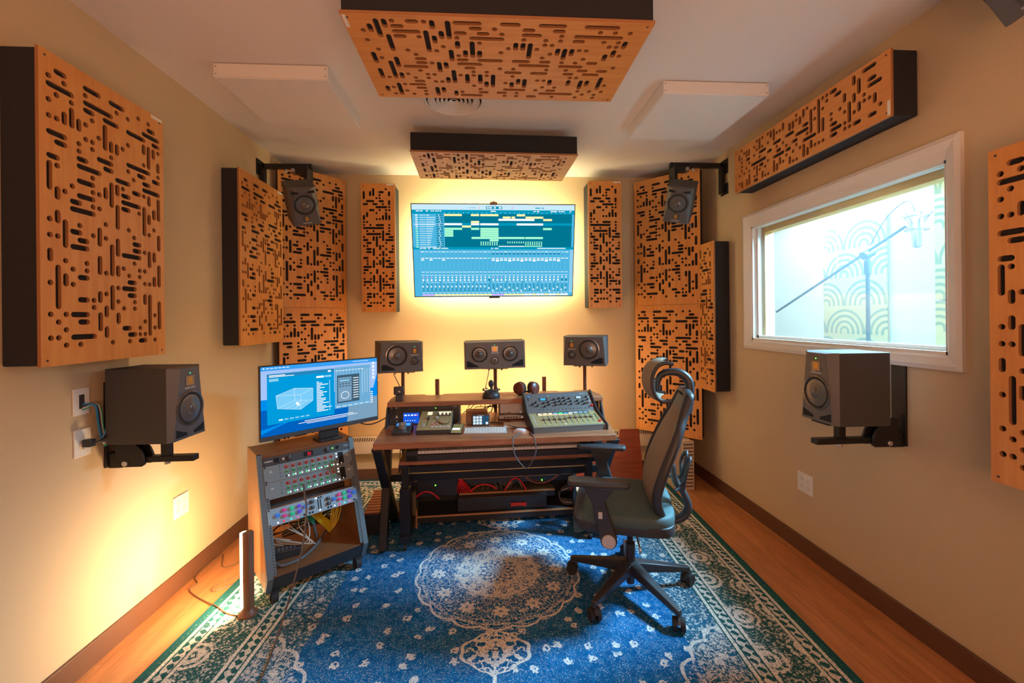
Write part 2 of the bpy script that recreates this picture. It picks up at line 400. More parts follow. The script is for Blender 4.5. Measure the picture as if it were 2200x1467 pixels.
tag(MB().tube([(2.6, 2.38, 2.12), (2.6, 2.42, 2.20), (2.6, 2.55, 2.14), (2.6, 2.68, 1.97)], .003, M_cab, 6).build('microphone_cable'), 'thin cable arching over the microphone boom behind the window', 'cable')
# heater along the back wall
hz = thing('baseboard_heater', 'cream baseboard heater casing with slotted end box along the back wall', 'heater', (0, WB, 0))
mb = MB(); mb.ext([(-.014, .26), (-.085, .27), (-.085, .37), (-.06, .415), (-.014, .415)], -1.66, 1.62, M_ivory, 'x'); mb.build('casing', hz, bevel=.003)
mb = MB()
for i in range(150):
    x = -1.6+i*.0213
    mb.add([(x, -.0795, .384), (x+.009, -.0795, .384), (x+.015, -.064, .4115), (x+.006, -.064, .4115)], [(0, 1, 2, 3)], M_slot)
for i, p in enumerate(mb.v): pass
mb.v = [(a, b-.0012, c+.0012) for a, b, c in mb.v]
o = mb.build('top_grille', hz, ang=0)
mb = MB(); mb.box(1.62, 1.78, -.46, -.10, .0, .42, M_ivory); mb.box(1.68, 1.785, -.48, -.46, 0, .425, M_ivory); mb.build('end_box', hz, bevel=.004)
mb = MB()
for i in range(13): mb.box(1.69, 1.775, -.4815, -.48, .03+i*.030, .039+i*.030, M_slot)
mb.build('end_slots', hz, ang=0)

# ------------------------------------------------------------ slotted acoustic panels
PAT_WIDE = [
    (1, 0, 2, 0), (5, 0, 7, 0), (9, 0, 11, 0), (14, 0, 14, 0), (16, 0, 16, 0), (0, 1, 0, 1), (2, 1, 2, 1), (5, 1, 5, 1), (10, 1, 10, 1), (12, 1, 12, 1), 
    (16, 1, 17, 1), (0, 2, 3, 2), (5, 2, 9, 2), (15, 2, 18, 2), (1, 3, 1, 3), (3, 3, 3, 3), (5, 3, 6, 3), (8, 3, 10, 3), (12, 3, 15, 3), (17, 3, 18, 3), 
    (0, 4, 0, 4), (3, 4, 3, 6), (6, 4, 6, 4), (8, 4, 8, 7), (15, 4, 15, 5), (16, 4, 16, 7), (17, 4, 17, 5), (18, 4, 18, 4), (2, 5, 2, 6), (4, 5, 4, 6), 
    (5, 5, 5, 5), (12, 5, 12, 5), (0, 6, 0, 6), (1, 6, 1, 6), (7, 6, 7, 6), (9, 6, 9, 7), (10, 6, 10, 7), (11, 6, 11, 6), (18, 6, 18, 7), (5, 7, 5, 7), 
    (6, 7, 6, 7), (15, 7, 15, 7), (0, 8, 2, 8), (4, 8, 4, 8), (6, 8, 6, 8), (9, 8, 9, 8), (12, 8, 16, 8), (18, 8, 18, 8), (1, 9, 2, 9), (4, 9, 4, 9), 
    (7, 9, 9, 9), (12, 9, 12, 9), (14, 9, 15, 9), (17, 9, 18, 9), (4, 10, 5, 10), (8, 10, 9, 10), (13, 10, 13, 10), (15, 10, 16, 10), (0, 11, 1, 11), 
    (4, 11, 7, 11), (10, 11, 12, 11), (15, 11, 18, 11), (0, 12, 0, 15), (1, 12, 1, 12), (6, 12, 6, 12), (9, 12, 9, 15), (10, 12, 10, 13), 
    (11, 12, 11, 12), (13, 12, 14, 12), (15, 12, 15, 12), (16, 12, 16, 13), (18, 12, 18, 15), (4, 13, 6, 13), (8, 13, 8, 14), (11, 13, 12, 13), 
    (3, 14, 3, 14), (6, 14, 6, 14), (7, 14, 7, 14), (11, 14, 14, 14), (15, 14, 15, 18), (17, 14, 17, 15), (1, 15, 1, 16), (2, 15, 2, 15), (4, 15, 6, 15), 
    (10, 15, 10, 18), (11, 15, 12, 15), (14, 15, 14, 15), (16, 15, 16, 16), (3, 16, 4, 16), (6, 16, 6, 16), (7, 16, 7, 16), (3, 17, 6, 17), 
    (17, 17, 17, 17), (1, 18, 1, 19), (8, 18, 8, 18), (12, 18, 12, 18), (16, 18, 16, 18), (18, 18, 18, 20), (0, 19, 0, 19), (2, 19, 2, 22), 
    (4, 19, 4, 19), (7, 19, 7, 21), (13, 19, 13, 19), (3, 20, 4, 20), (6, 20, 6, 20), (8, 20, 8, 20), (10, 20, 10, 22), (13, 20, 14, 20), (0, 21, 0, 21), 
    (1, 21, 1, 21), (4, 21, 5, 21), (9, 21, 9, 25), (13, 21, 14, 21), (15, 21, 15, 21), (16, 21, 16, 23), (17, 21, 17, 22), (3, 22, 5, 22), 
    (11, 22, 14, 22), (0, 23, 0, 24), (7, 23, 7, 25), (13, 23, 13, 23), (18, 23, 18, 26), (2, 24, 2, 24), (5, 24, 5, 24), (10, 24, 10, 25), 
    (11, 24, 11, 24), (14, 24, 14, 24), (15, 24, 15, 24), (1, 25, 1, 30), (3, 25, 3, 25), (5, 25, 5, 25), (8, 25, 8, 25), (12, 25, 12, 25), 
    (14, 25, 14, 25), (17, 25, 17, 26), (2, 26, 2, 27), (4, 26, 5, 26), (12, 26, 13, 26), (15, 26, 15, 26), (16, 26, 16, 26), (0, 27, 0, 27), 
    (3, 27, 3, 27), (9, 27, 9, 30), (10, 27, 10, 27), (11, 27, 13, 27), (7, 28, 7, 29), (8, 28, 8, 28), (12, 28, 13, 28), (15, 28, 15, 29), 
    (16, 28, 16, 34), (4, 29, 5, 29), (6, 29, 6, 29), (10, 29, 10, 29), (13, 29, 13, 29), (18, 29, 18, 33), (6, 30, 6, 30), (8, 30, 8, 31), 
    (11, 30, 11, 30), (13, 30, 13, 30), (0, 31, 0, 31), (2, 31, 2, 31), (3, 31, 5, 31), (7, 31, 7, 33), (10, 31, 10, 32), (17, 31, 17, 31), 
    (1, 32, 1, 32), (4, 32, 5, 32), (15, 32, 15, 32), (2, 33, 2, 33), (8, 33, 8, 34), (11, 33, 12, 33), (14, 33, 14, 33), (17, 33, 17, 33), 
    (0, 34, 0, 34), (1, 34, 1, 34), (3, 34, 6, 34), (12, 34, 13, 34), (14, 34, 14, 34), (15, 34, 15, 34), (2, 35, 2, 35), (4, 35, 4, 35), (9, 35, 9, 35), 
    (12, 35, 12, 35), (14, 35, 15, 35), (17, 35, 17, 35), 
]
PAT_SLIM = [
    (7, 0, 7, 0), (0, 1, 0, 3), (2, 1, 2, 2), (3, 0, 3, 2), (5, 1, 6, 1), (5, 2, 5, 2), (4, 3, 4, 3), (5, 3, 5, 3), (8, 1, 8, 2), (1, 4, 3, 4), 
    (5, 4, 6, 4), (8, 4, 8, 5), (0, 5, 1, 5), (3, 5, 4, 5), (6, 5, 6, 5), (4, 6, 7, 6), (8, 6, 8, 6), (2, 7, 3, 7), (5, 7, 5, 7), (7, 7, 7, 7), 
    (8, 7, 8, 7), (1, 8, 1, 9), (4, 8, 4, 8), (7, 8, 7, 10), (0, 9, 0, 10), (6, 9, 6, 10), (8, 9, 8, 10), (4, 10, 4, 10), (5, 10, 5, 10), (0, 11, 0, 11), 
    (1, 11, 1, 11), (0, 12, 0, 12), (2, 12, 2, 12), (4, 12, 6, 12), (8, 12, 8, 12), (0, 13, 6, 13), (8, 13, 8, 13), (1, 14, 1, 14), (3, 14, 3, 14), 
    (8, 14, 8, 14), (6, 14, 6, 17), (1, 15, 5, 15), (7, 15, 8, 15), (0, 16, 0, 16), (3, 16, 3, 17), (4, 16, 4, 19), (5, 16, 5, 16), (8, 16, 9, 16), 
    (0, 17, 1, 17), (7, 17, 9, 17), (1, 18, 2, 18), (7, 18, 7, 18), (0, 19, 0, 19), (1, 19, 1, 19), (5, 19, 5, 20), (6, 19, 6, 19), (9, 19, 9, 19), 
    (1, 20, 2, 20), (7, 20, 7, 20), (9, 20, 9, 20), (3, 20, 3, 22), (1, 21, 2, 21), (8, 21, 9, 21), (6, 21, 6, 22), (5, 22, 5, 22), (7, 22, 7, 22), 
    (0, 23, 1, 23), (4, 23, 4, 23), (6, 23, 6, 26), (8, 23, 8, 23), (1, 24, 1, 24), (3, 24, 3, 26), (5, 24, 5, 25), (7, 24, 8, 24), (1, 25, 1, 25), 
    (4, 25, 4, 25), (8, 25, 9, 25), (0, 26, 2, 26), (7, 26, 9, 26), (0, 27, 1, 27), (4, 27, 4, 28), (0, 28, 0, 28), (2, 28, 2, 28), (6, 28, 6, 28), 
    (9, 28, 9, 28), (3, 29, 3, 31), (5, 29, 5, 34), (7, 29, 7, 29), (9, 29, 9, 29), (0, 30, 0, 30), (2, 30, 2, 30), (6, 30, 6, 31), (8, 30, 9, 30), 
    (0, 31, 2, 31), (4, 31, 4, 31), (7, 31, 7, 31), (0, 32, 0, 32), (2, 32, 2, 32), (6, 32, 8, 32), (9, 32, 9, 33), (1, 33, 1, 33), (3, 33, 3, 33), 
    (6, 33, 6, 33), (8, 33, 8, 33), (1, 35, 2, 35), (3, 35, 3, 36), (4, 35, 4, 35), (6, 35, 6, 35), (7, 35, 9, 35), (1, 36, 2, 36), (5, 36, 5, 36), 
    (8, 36, 9, 36), (1, 37, 1, 37), (6, 37, 6, 37), (0, 38, 0, 38), (2, 38, 2, 38), (3, 38, 3, 38), (4, 38, 4, 38), (5, 38, 5, 38), (8, 38, 9, 38), 
    (1, 39, 2, 39), (6, 39, 6, 39), (8, 39, 8, 39), 
]

BT = .012
def slotted_board(W, H, slots, px, pz, x0, ztop, r):
    """veneer board with real slots: column c at x0+c*px, row k at ztop-k*pz"""
    seg = 5; V = [(0, 0), (W, 0), (W, H), (0, H)]; Ed = [(0, 1), (1, 2), (2, 3), (3, 0)]; loops = []; caps = []
    for c0, r0, c1, r1 in slots:
        a = (x0+c0*px, ztop-r0*pz); b = (x0+c1*px, ztop-r1*pz)
        if c0 == c1: ang0 = 0; ends = (a, b)
        else: ang0 = -PI/2; ends = (b, a)
        pts = []
        for e, ed in ((0, ang0), (1, ang0+PI)):
            for i in range(seg+1):
                t = ed+PI*i/seg; pts.append((ends[e][0]+r*math.cos(t), ends[e][1]+r*math.sin(t)))
        if a == b: pts = [(a[0]+r*math.cos(2*PI*i/12), a[1]+r*math.sin(2*PI*i/12)) for i in range(12)]
        o = len(V); n = len(pts); V += pts; Ed += [(o+i, o+(i+1) % n) for i in range(n)]; loops.append((o, n)); caps.append((a, b))
    vs, es, fs, ov, oe, of = delaunay_2d_cdt([Vector(p) for p in V], Ed, [], 0, 1e-6)
    keep = []
    for f in fs:
        cx = sum(vs[i].x for i in f)/len(f); cy = sum(vs[i].y for i in f)/len(f); ok = True
        for a, b in caps:
            lx, hx = min(a[0], b[0]), max(a[0], b[0]); ly, hy = min(a[1], b[1]), max(a[1], b[1])
            dx = max(lx-cx, 0, cx-hx); dy = max(ly-cy, 0, cy-hy)
            if dx*dx+dy*dy < (r*.97)**2: ok = False; break
        if ok: keep.append(tuple(f))
    mb = MB()
    mb.add([(v.x, 0, v.y) for v in vs], keep, M_beech)
    for o, n in loops:
        vv = [(V[o+i][0], 0, V[o+i][1]) for i in range(n)]+[(V[o+i][0], BT, V[o+i][1]) for i in range(n)]
        mb.add(vv, [(i, n+i, n+(i+1) % n, (i+1) % n) for i in range(n)], M_bedge)
    mb.add([(0,0,0),(W,0,0),(W,0,H),(0,0,H),(0,BT,0),(W,BT,0),(W,BT,H),(0,BT,H)], [(0,4,5,1),(1,5,6,2),(2,6,7,3),(3,7,4,0)], M_bedge)
    for sx in (.022, W-.022):
        for sz in (.022, H-.022): mb.cyl((sx, -.0008, sz), (sx, .002, sz), .0045, M_slot, seg=8)
    return mb
M_bedge = mat('veneer_edge', (.36, .15, .05), .6)
_pm = {}
def panel(kind, label, O, R, U, W, H, depth, group=None, plate=True, gap=0):
    O, R, U = Vector(O), Vector(R).normalized(), Vector(U).normalized(); N = R.cross(U)
    M = Matrix(((R.x, -N.x, U.x, O.x), (R.y, -N.y, U.y, O.y), (R.z, -N.z, U.z, O.z), (0, 0, 0, 1)))
    t = thing('slotted_acoustic_panel', label, 'acoustic panel', M=M, group=group)
    k = (kind, round(W, 3), round(H, 3))
    if kind == 'wide': a = (W, H, PAT_WIDE, W/20.45, H/39.6, W/20.45*1.25, H-H/39.6*2.05, W/20.45*.37)
    else: a = (W, H, PAT_SLIM, W/10.75, H/43, W/10.75*.9, H-H/43*1.9, W/10.75*.365)
    if k not in _pm:
        o = slotted_board(*a).build('veneer_board', t, ang=0); _pm[k] = o.data
    else:
        o = bpy.data.objects.new('veneer_board', _pm[k]); C.objects.link(o); o.parent = t
    MB().box(.004, W-.004, BT, depth, .004, H-.004, M_fab).build('fabric_body', t, bevel=.006)
    if plate:
        mb = MB(); mb.box(W-.075, W-.008, -.0015, 0, H-.018, H-.004, M_plate); sub(mb.build('maker_plate', t, ang=0), 'small white rectangular plate')
    return t
gL = 'slotted wood acoustic panels'
panel('wide', 'large slotted wood panel on the left wall, nearest the camera, above the left wall speaker', (-1.60, 1.61, 1.340), (0, 1, 0), (0, 0, 1), .585, 1.163, .137, gL)
panel('wide', 'slotted wood panel on the left wall beside the back left corner, behind the monitor', (-1.62, 2.875, 1.335), (0, 1, 0), (0, 0, 1), .59, 1.185, .117, gL)
panel('slim', 'narrow slotted wood panel on the back wall left of the television', (-1.10, 3.80, 1.568), (1, 0, 0), (0, 0, 1), .298, 1.147, .19, gL)
panel('slim', 'narrow slotted wood panel on the back wall right of the television', (.948, 3.80, 1.59), (1, 0, 0), (0, 0, 1), .31, 1.168, .19, gL)
panel('slim', 'long slotted wood panel mounted sideways above the booth window', (1.85, 2.995, 2.715), (0, 0, -1), (0, -1, 0), .31, 1.20, .135, gL)
panel('slim', 'narrow slotted wood panel on the right wall between corner and window', (1.85, 3.62, .882), (0, -1, 0), (0, 0, 1), .325, 1.235, .135, gL, plate=False)
panel('wide', 'slotted wood panel cut off by the right edge of the photo', (1.85, 1.43, .887), (0, -1, 0), (0, 0, 1), .59, 1.207, .135, gL, plate=False)
for up, z0 in (('upper', 1.612), ('lower', .43)):
    panel('wide', up+' slotted wood panel set diagonally across the back left corner', (-1.685, 3.53, z0), (.40, .43, 0), (0, 0, 1), .588, 1.18, .05, gL, plate=False)
    panel('wide', up+' slotted wood panel set diagonally across the back right corner', (1.43, 3.94, z0), (.44, -.43, 0), (0, 0, 1), .60, 1.18, .08, gL, plate=False)
t_ = panel('wide', 'large slotted wood panel hung under the ceiling, nearest the camera', (.665, 1.56, 2.62), (0, -1, 0), (-1, 0, 0), .585, 1.19, .15, gL)
t_.matrix_world = Matrix(((0, 0, -1, .662), (-1, 0, 0, 2.16), (0, 1, 0, 2.63), (0, 0, 0, 1)))
t_ = panel('wide', 'smaller looking slotted wood panel hung from the ceiling above the television', (.7, 3.4, 2.66), (0, -1, 0), (-1, 0, 0), .56, 1.19, .14, gL, plate=False)
t_.matrix_world = Matrix.Translation((.07, 3.24, 2.665)) @ Matrix.Rotation(rad(1.5), 4, 'Z') @ Matrix(((0, 0, -1, .595), (-1, 0, 0, .28), (0, 1, 0, 0), (0, 0, 0, 1)))
o = MB().box(-.033, .033, -.02, .005, 0, .06, M_white).build('hanging_bracket'); o.location = (.065, 3.12, 2.80)
tag(o, 'short white ceiling bracket holding the panel above the television', 'bracket')
for k_, x in enumerate((-.44, .56)):
    for j_, y in enumerate((1.72, 2.05)):
        o = MB().cyl((0, 0, 0), (0, 0, CH-2.78), .006, M_blackm, seg=8).build('hanging_rod'); o.location = (x, y, 2.78)
        tag(o, 'thin hidden rod between the ceiling and the nearest ceiling panel', 'rod', 'rods holding the nearest ceiling panel')
# plain white ceiling boxes
for nm, x0, x1, y0, y1, a, lab in (('l', -1.415, -.83, 2.29, 2.87, 0, 'white square box panel on the ceiling, left of the wooden ceiling panel'), ('r', 1.03, 1.66, 2.345, 2.96, 0, 'white square box panel on the ceiling, right side near the window wall')):
    t = thing('ceiling_box_panel', lab, 'ceiling panel', ((x0+x1)/2, (y0+y1)/2, CH), 0, 'white ceiling boxes')
    w_ = (x1-x0)/2; d_ = (y1-y0)/2
    mb = MB(); mb.box(-w_, w_, -d_, d_, -.075, -.004, M_white); mb.build('box_frame', t, bevel=.002)
    MB().box(-w_+.006, w_-.006, -d_+.006, d_-.006, -.079, -.075, M_white).build('face_panel', t)
    mb = MB()
    for sx in (-w_+.012, w_-.012):
        for sz in (-.06, -.02): mb.cyl((sx, -d_-.001, sz), (sx, -d_+.002, sz), .003, M_slot, seg=6)
    mb.build('screw', t, ang=0)
# round air diffuser
t = thing('round_air_diffuser', 'round white ceiling air diffuser with concentric rings', 'air vent', (-.185, 2.615, CH))
mb = MB(); mb.lathe([(.19, 0), (.19, -.006), (.18, -.012), (.17, -.006), (.17, 0)], (0, 0, 0), M_white, 40, 'z'); mb.build('rim', t)
mb = MB()
for i in range(6):
    r = .025+i*.026; mb.lathe([(r-.012, -.002), (r+.004, -.014), (r+.006, -.012), (r-.008, 0)], (0, 0, 0), M_white, 36, 'z')
mb.build('rings', t)
# ------------------------------------------------------------ rug
RC = (.055, 2.48)
def rug_mat(hw, y0, y1):
    m, t, b = pbsdf('rug_pattern'); X.T = t
    x, y, z = xyz(t); tc = t.nodes.new('ShaderNodeTexCoord').outputs['Object']
    sq = lambda a: xf('SQRT', a)
    n1 = noise(t, tc, 28, 3, .6); n2 = noise(t, tc, 75, 2, .6); n3 = noise(t, tc, 190, 2, .6); nb = noise(t, tc, 3.2, 3, .5)
    wob = (n1-.5)*.020; wo2 = (n2-.5)*.012
    r = sq(x*x+y*y)+wob*.4; ph = xf('ARCTAN2', y, x)
    # border distance
    e = (hw-x.abs()).mn(y-y0).mn(y1-y)+wo2*.3
    field = e.gt(.43)
    # ---- field
    dens = .60-(nb-.5)*.25
    speck = n3.gt(.585)*n1.gt(.44+(nb-.5)*.4)
    speck = speck*.30
    vx = voro(t, vec(t, x+wob*1.2, y+wob*1.0, 0), 8.0, 1)+ (n2-.5)*.34+(n1-.5)*.25
    flow = vx.lt(.140)*vx.gt(.02)
    inmed = r.lt(.475)
    # ---- medallion
    sc = xf('SINE', ph*9).abs()
    R = sc*.022+.452
    ring = (r-R).abs().lt(.0055)
    sec = (ph.mod(2*PI/16)-PI/16).abs()
    sv = vec(t, sec*3.2, r*9, 2.0)
    l1 = noise(t, sv, 3.1, 3, .6); l2 = noise(t, vec(t, sec*9, r*16, 5.0), 2.6, 2, .5)
    lace = (l1-.5).abs().lt(.020)+(l2-.5).abs().lt(.035)
    ros_p = (ph+.2).mod(2*PI/12)-PI/12
    rx_ = r*xf('COSINE', ros_p)-.345; ry_ = r*xf('SINE', ros_p)
    rr = sq(rx_*rx_+ry_*ry_); pa = xf('ARCTAN2', ry_, rx_)
    ros = rr.lt(.036+xf('COSINE', pa*7)*.009)*rr.gt(.010)
    core = l2.gt(.50)*r.lt(.235)*r.gt(.10)
    core2 = (xf('COSINE', ph*16)*.018+.135-r).abs().lt(.016)
    core3 = (xf('COSINE', ph*16+PI)*.02+.215-r).abs().lt(.022)*n2.gt(.42)
    cen = (xf('SINE', r*130)*xf('COSINE', ph*12)).gt(.15)*r.lt(.11)
    med = (ring+lace*.8*n2.gt(.40)+ros+core+core2+core3+cen).mn(1)*r.lt(.48)
    # ---- pendants above and below, near medallion chain
    def pend(cy, w_, h_):
        dy = (y-cy)/h_; dx = x/w_; q = dx.abs()+dy*dy*.75+(xf('COSINE', xf('ARCTAN2', dy, dx)*8))*.05
        inside = q.lt(1)
        pn = noise(t, vec(t, x.abs()*14, y*14, cy), 2.2, 2, .5)
        return ((q-1).abs().lt(.055)+inside*(pn-.5).abs().lt(.06)+inside*(q-.35).abs().lt(.09)).mn(1)
    pn1 = pend(-.60, .155, .11); pn2 = pend(.62, .155, .11)
    chain = x.abs().lt(.008+0)*(y.band(-.5, -.47)+y.band(-.86, -.70)+y.band(.47, .52))
    # ---- scalloped side medallions
    def arc(cx, cy, R0, k):
        dx = x-cx; dy = y-cy; q = sq(dx*dx+dy*dy)+wo2; p = xf('ARCTAN2', dy, dx)
        return (q-(xf('SINE', p*k).abs()*.03+R0)).abs().lt(.008)
    arcs = arc(-1.35, -1.05, .62, 14)+arc(1.35, -1.05, .62, 14)+arc(0, -1.36, .40, 12)+arc(-1.35, 1.2, .62, 14)+arc(1.35, 1.2, .62, 14)
    corner = (xf('SQRT', (x.abs()-1.35)*(x.abs()-1.35)+(y+1.05)*(y+1.05))).lt(.62)*(l := noise(t, tc, 36, 3, .6)).band(.47, .535)
    fcream = (speck.mx(flow*.92)*(1-inmed*1.0)).mx(med).mx(pn1.mx(pn2)).mx(chain).mx(arcs.mn(1)*.9).mx(corner*.8).mx(n3.gt(.66)*.4)
    near_b = e.lt(.62)*n2.gt(.565)*.7
    fcream = fcream.mx(near_b)
    # ---- border
    gl = (e.band(.045, .062)+e.band(.118, .134)+e.band(.325, .342)+e.band(.405, .422)).mn(1)
    s = y+x*.0
    dash = (xf('SINE', (x+y)*95+n1*3)*xf('SINE', (x-y)*60)).gt(-.05)
    dsh = (e.band(.070, .112)+e.band(.350, .398))*dash
    vb = voro(t, vec(t, x*1.0+wob*2, y*1.0+wob*2, 0), 4.4, .55)
    big = (vb.band(.10, .20)+vb.band(.26, .34)*n1.gt(.45)+vb.lt(.035))
    mainb = e.band(.134, .325)*(big*.95).mx(n2.gt(.56)*.75).mx(n3.gt(.62)*.4)
    bcream = gl.mx(dsh*.9).mx(mainb.mn(1)).mx(n3.gt(.64)*.25)*e.gt(.018)
    wear = n2*.35+.82
    fade = xf('MULTIPLY', nb, .9)
    bluec = mixc(t, n1, (.0, .045, .15), (.0, .18, .43))
    teal = mixc(t, n1, (.004, .06, .075), (.02, .13, .12))
    tealn = mixc(t, e.lt(.62)*.55, bluec, teal)
    basec = mixc(t, field, teal, tealn)
    cream = mixc(t, n3, (.78, .70, .58), (.95, .90, .80))
    mask = mixc(t, field, (0, 0, 0), (1, 1, 1))
    cr = (fcream*field+bcream*(1-field)).mn(1)*((n3-.30)*4).mx(.5).mn(1)
    col = mixc(t, cr, basec, cream)
    t.links.new(col, b.inputs['Base Color']); b.inputs['Roughness'].default_value = .92; b.inputs['Specular IOR Level'].default_value = .15
    bp = t.nodes.new('ShaderNodeBump'); bp.inputs['Strength'].default_value = .5; bp.inputs['Distance'].default_value = .003
    t.links.new(n3.k, bp.inputs['Height']); t.links.new(bp.outputs[0], b.inputs['Normal'])
    return m
RHW, RY0, RY1 = 1.50, -2.0, 1.46
mb = MB(); mr = rug_mat(RHW, RY0, RY1); mb.box(-RHW, RHW, RY0, RY1, 0, .009, mr)
rug = mb.build('patterned_rug', ang=0); rug.location = (*RC, .0); rug.rotation_euler = (0, 0, rad(-2.6))
tag(rug, 'worn blue and cream medallion rug with teal border on the wooden floor', 'rug')
RZ = .009

# ------------------------------------------------------------ television
tvM = Matrix.Translation((.08, 3.84, 1.70)) @ Matrix.Rotation(rad(11), 4, 'X')
tv = thing('television', 'large wall television showing a music session with tracks and mixer', 'television', M=tvM)
TW, TH = 1.45, .825
mb = MB(); mb.box(-TW/2, TW/2, 0, .02, 0, TH, M_black); mb.box(-.4, .4, .02, .05, .1, .55, M_black); mb.build('television_body', tv, bevel=.003)
mb = MB(); mb.box(-.08, .08, .05, .17, .25, .5, M_blackm); mb.build('wall_mount', tv)
M_tape = emis('led_tape_glow', (1, .85, .5), 6)
for c_ in (TH-.03, .02): sub(MB().box(-.66, .66, .02, .024, c_, c_+.01, M_tape).build('led_tape', tv), 'glowing warm LED tape on the back of the screen')
sc_bg = emis('screen_light_blue', (.075, .47, .76), 1.0); sc_dk = emis('screen_deep_teal', (.0, .17, .27), 1.0); sc_md = emis('screen_mid_blue', (.0, .32, .52), 1.0)
sc_top = emis('screen_pale', (.60, .84, .98), 1.0); sc_wh = emis('screen_white', (.95, 1, 1), 1.05); sc_yl = emis('screen_yellow', (1, .90, .42), 1.05); sc_mt = emis('screen_mint', (.40, 1, .66), 1.0)
sc_pu = emis('screen_violet', (.70, .45, 1), 1.0); sc_lb = emis('screen_soft_blue', (.28, .62, .88), 1.0)
mb = MB(); Y0 = -.0012
# photo-of-screen grid 2156 x 1200 units mapped on the panel
def R(x0, y0, x1, y1, m, l=1): 
    f = lambda x: -TW/2+.008+(x/1000)*(TW-.016); g = lambda y: .008+(1-y/1000)*(TH-.016)
    mb.rect(f(x0), g(y1), f(x1), g(y0), Y0-.0004*l, m)
R(0, 0, 1000, 1000, sc_bg, 0)
R(0, 0, 1000, 58, sc_top); R(0, 58, 1000, 100, sc_md); R(195, 100, 985, 455, sc_dk); R(0, 455, 1000, 482, sc_md)
R(450, 20, 550, 48, sc_md, 2)
for x, w_ in ((456, 8), (468, 5), (476, 10), (500, 10), (530, 14)): R(x, 26, x+w_, 42, sc_wh, 3)
for x in (350, 364, 378): R(x, 30, x+6, 38, sc_md, 2)
R(408, 29, 412, 39, E_r, 2); R(608, 25, 618, 42, sc_pu, 2); R(755, 30, 787, 40, sc_md, 2); R(795, 30, 808, 40, sc_md, 2)
for x, w_ in ((25, 20), (50, 15), (85, 14), (113, 8), (125, 10), (142, 10), (155, 8), (168, 10), (480, 30), (745, 12), (765, 15), (850, 40), (900, 10), (915, 12), (930, 8), (970, 10)): R(x, 66, x+w_, 76, sc_wh, 2)
for i in range(28): R(195+i*28.6, 86, 200+i*28.6, 90, sc_wh, 2)
for i in range(15):
    y = 103+i*24.2; R(14, y+2, 192, y+22, sc_bg, 2) if i != 4 else R(8, y+1, 192, y+23, sc_lb, 2)
    R(20, y+6, 34, y+18, sc_wh if i < 6 else sc_mt, 3)
    for k in range(4): R(46+k*9, y+9, 52+k*9, y+15, sc_wh, 3)
    R(84, y+9, 105+(i*37 % 40), y+15, sc_wh, 3); R(145, y+7, 190, y+17, sc_dk, 3); R(160+(i*13 % 10), y+5, 164+(i*13 % 10), y+19, sc_wh, 4)
R(195, 196, 985, 222, sc_md, 1.5)
for i in range(80): R(197+i*9.85, 102, 197.8+i*9.85, 453, sc_md, 1.6)
rows = lambda i: (101+i*24.4, 123+i*24.4)
for i, a, b_, m in ((0, 195, 303, sc_yl), (0, 358, 408, sc_yl), (0, 415, 527, sc_yl), (0, 640, 692, sc_yl), (1, 554, 602, sc_yl), (1, 608, 630, sc_yl), (1, 695, 805, sc_yl), (2, 527, 750, sc_wh), (2, 805, 860, sc_yl),
    (3, 358, 408, sc_yl), (4, 195, 303, sc_wh), (4, 358, 408, sc_wh), (4, 415, 527, sc_wh), (4, 640, 805, sc_wh), (5, 303, 358, sc_yl), (6, 195, 303, sc_mt), (6, 358, 408, sc_mt), (6, 415, 527, sc_mt), (6, 805, 860, sc_mt),
    (7, 195, 248, sc_mt), (8, 195, 248, sc_mt), (9, 195, 248, sc_mt), (7, 415, 527, sc_mt), (8, 415, 527, sc_mt), (9, 415, 527, sc_mt), (10, 360, 690, sc_mt), (10, 694, 805, sc_mt), (11, 472, 527, sc_mt), (14, 527, 690, sc_wh), (14, 692, 800, sc_mt)):
    y0, y1 = rows(i); R(a, y0+(0), b_, min(y1, 452), m, 3)
for a, n_, i0, i1 in ((416, 8, 12, 13), (582, 8, 12, 12), (695, 8, 12, 13)):
    for k in range(n_): R(a+k*14, rows(i0)[0], a+k*14+6, rows(i1)[1]-2, sc_mt, 3)
for x, w_ in ((40, 15), (60, 20), (90, 14), (120, 45), (170, 8), (180, 35), (480, 14), (502, 24), (770, 180)): R(x, 464, x+w_, 473, sc_wh, 2)
for k in range(36):
    x = 46+k*25.8
    R(x, 503, x+19, 511, sc_top if k % 5 else sc_wh, 2)
    R(x, 572, x+19, 581, sc_wh if k != 16 else sc_mt, 2)
    if k > 16 and k < 34: R(x, 524, x+18, 534, sc_dk, 2); R(x, 590, x+18, 590+(15 if k % 3 else 24), sc_wh, 2)
    if k in (0, 2, 5): R(x, 590, x+18, 602, sc_wh, 2)
    R(x, 725, x+19, 734, sc_top, 2); R(x, 760, x+19, 768, sc_top if k != 16 else sc_mt, 2)
    R(x+5, 780, x+13, 796, sc_pu if k in (0, 1, 2, 17, 18, 19) else sc_wh, 2)
    R(x+4, 808, x+13, 828, sc_wh if k not in (16, 34, 35) else sc_dk, 2); R(x+3, 840, x+7, 846, sc_wh, 2); R(x+12, 840, x+18, 848, sc_dk if k % 4 == 0 else sc_wh, 2)
    R(x+5, 862, x+8, 950, sc_dk, 2); R(x+12, 862, x+14, 950, sc_dk, 2)
    h = 880 if k < 16 else 885+(k*29 % 50); R(x+2, h, x+9, h+20, sc_wh, 3)
    R(x+2, 955, x+8, 963, sc_wh, 2); R(x+12, 955, x+17, 963, sc_wh, 2)
    R(x, 975, x+24, 995, sc_pu if k in (0, 1, 2, 17, 18, 19) else (sc_wh if k > 23 and k % 3 else sc_yl), 2)
    R(x-3, 486, x-2, 950, sc_lb, 1.4)
R(978, 482, 1000, 965, sc_lb, 2)
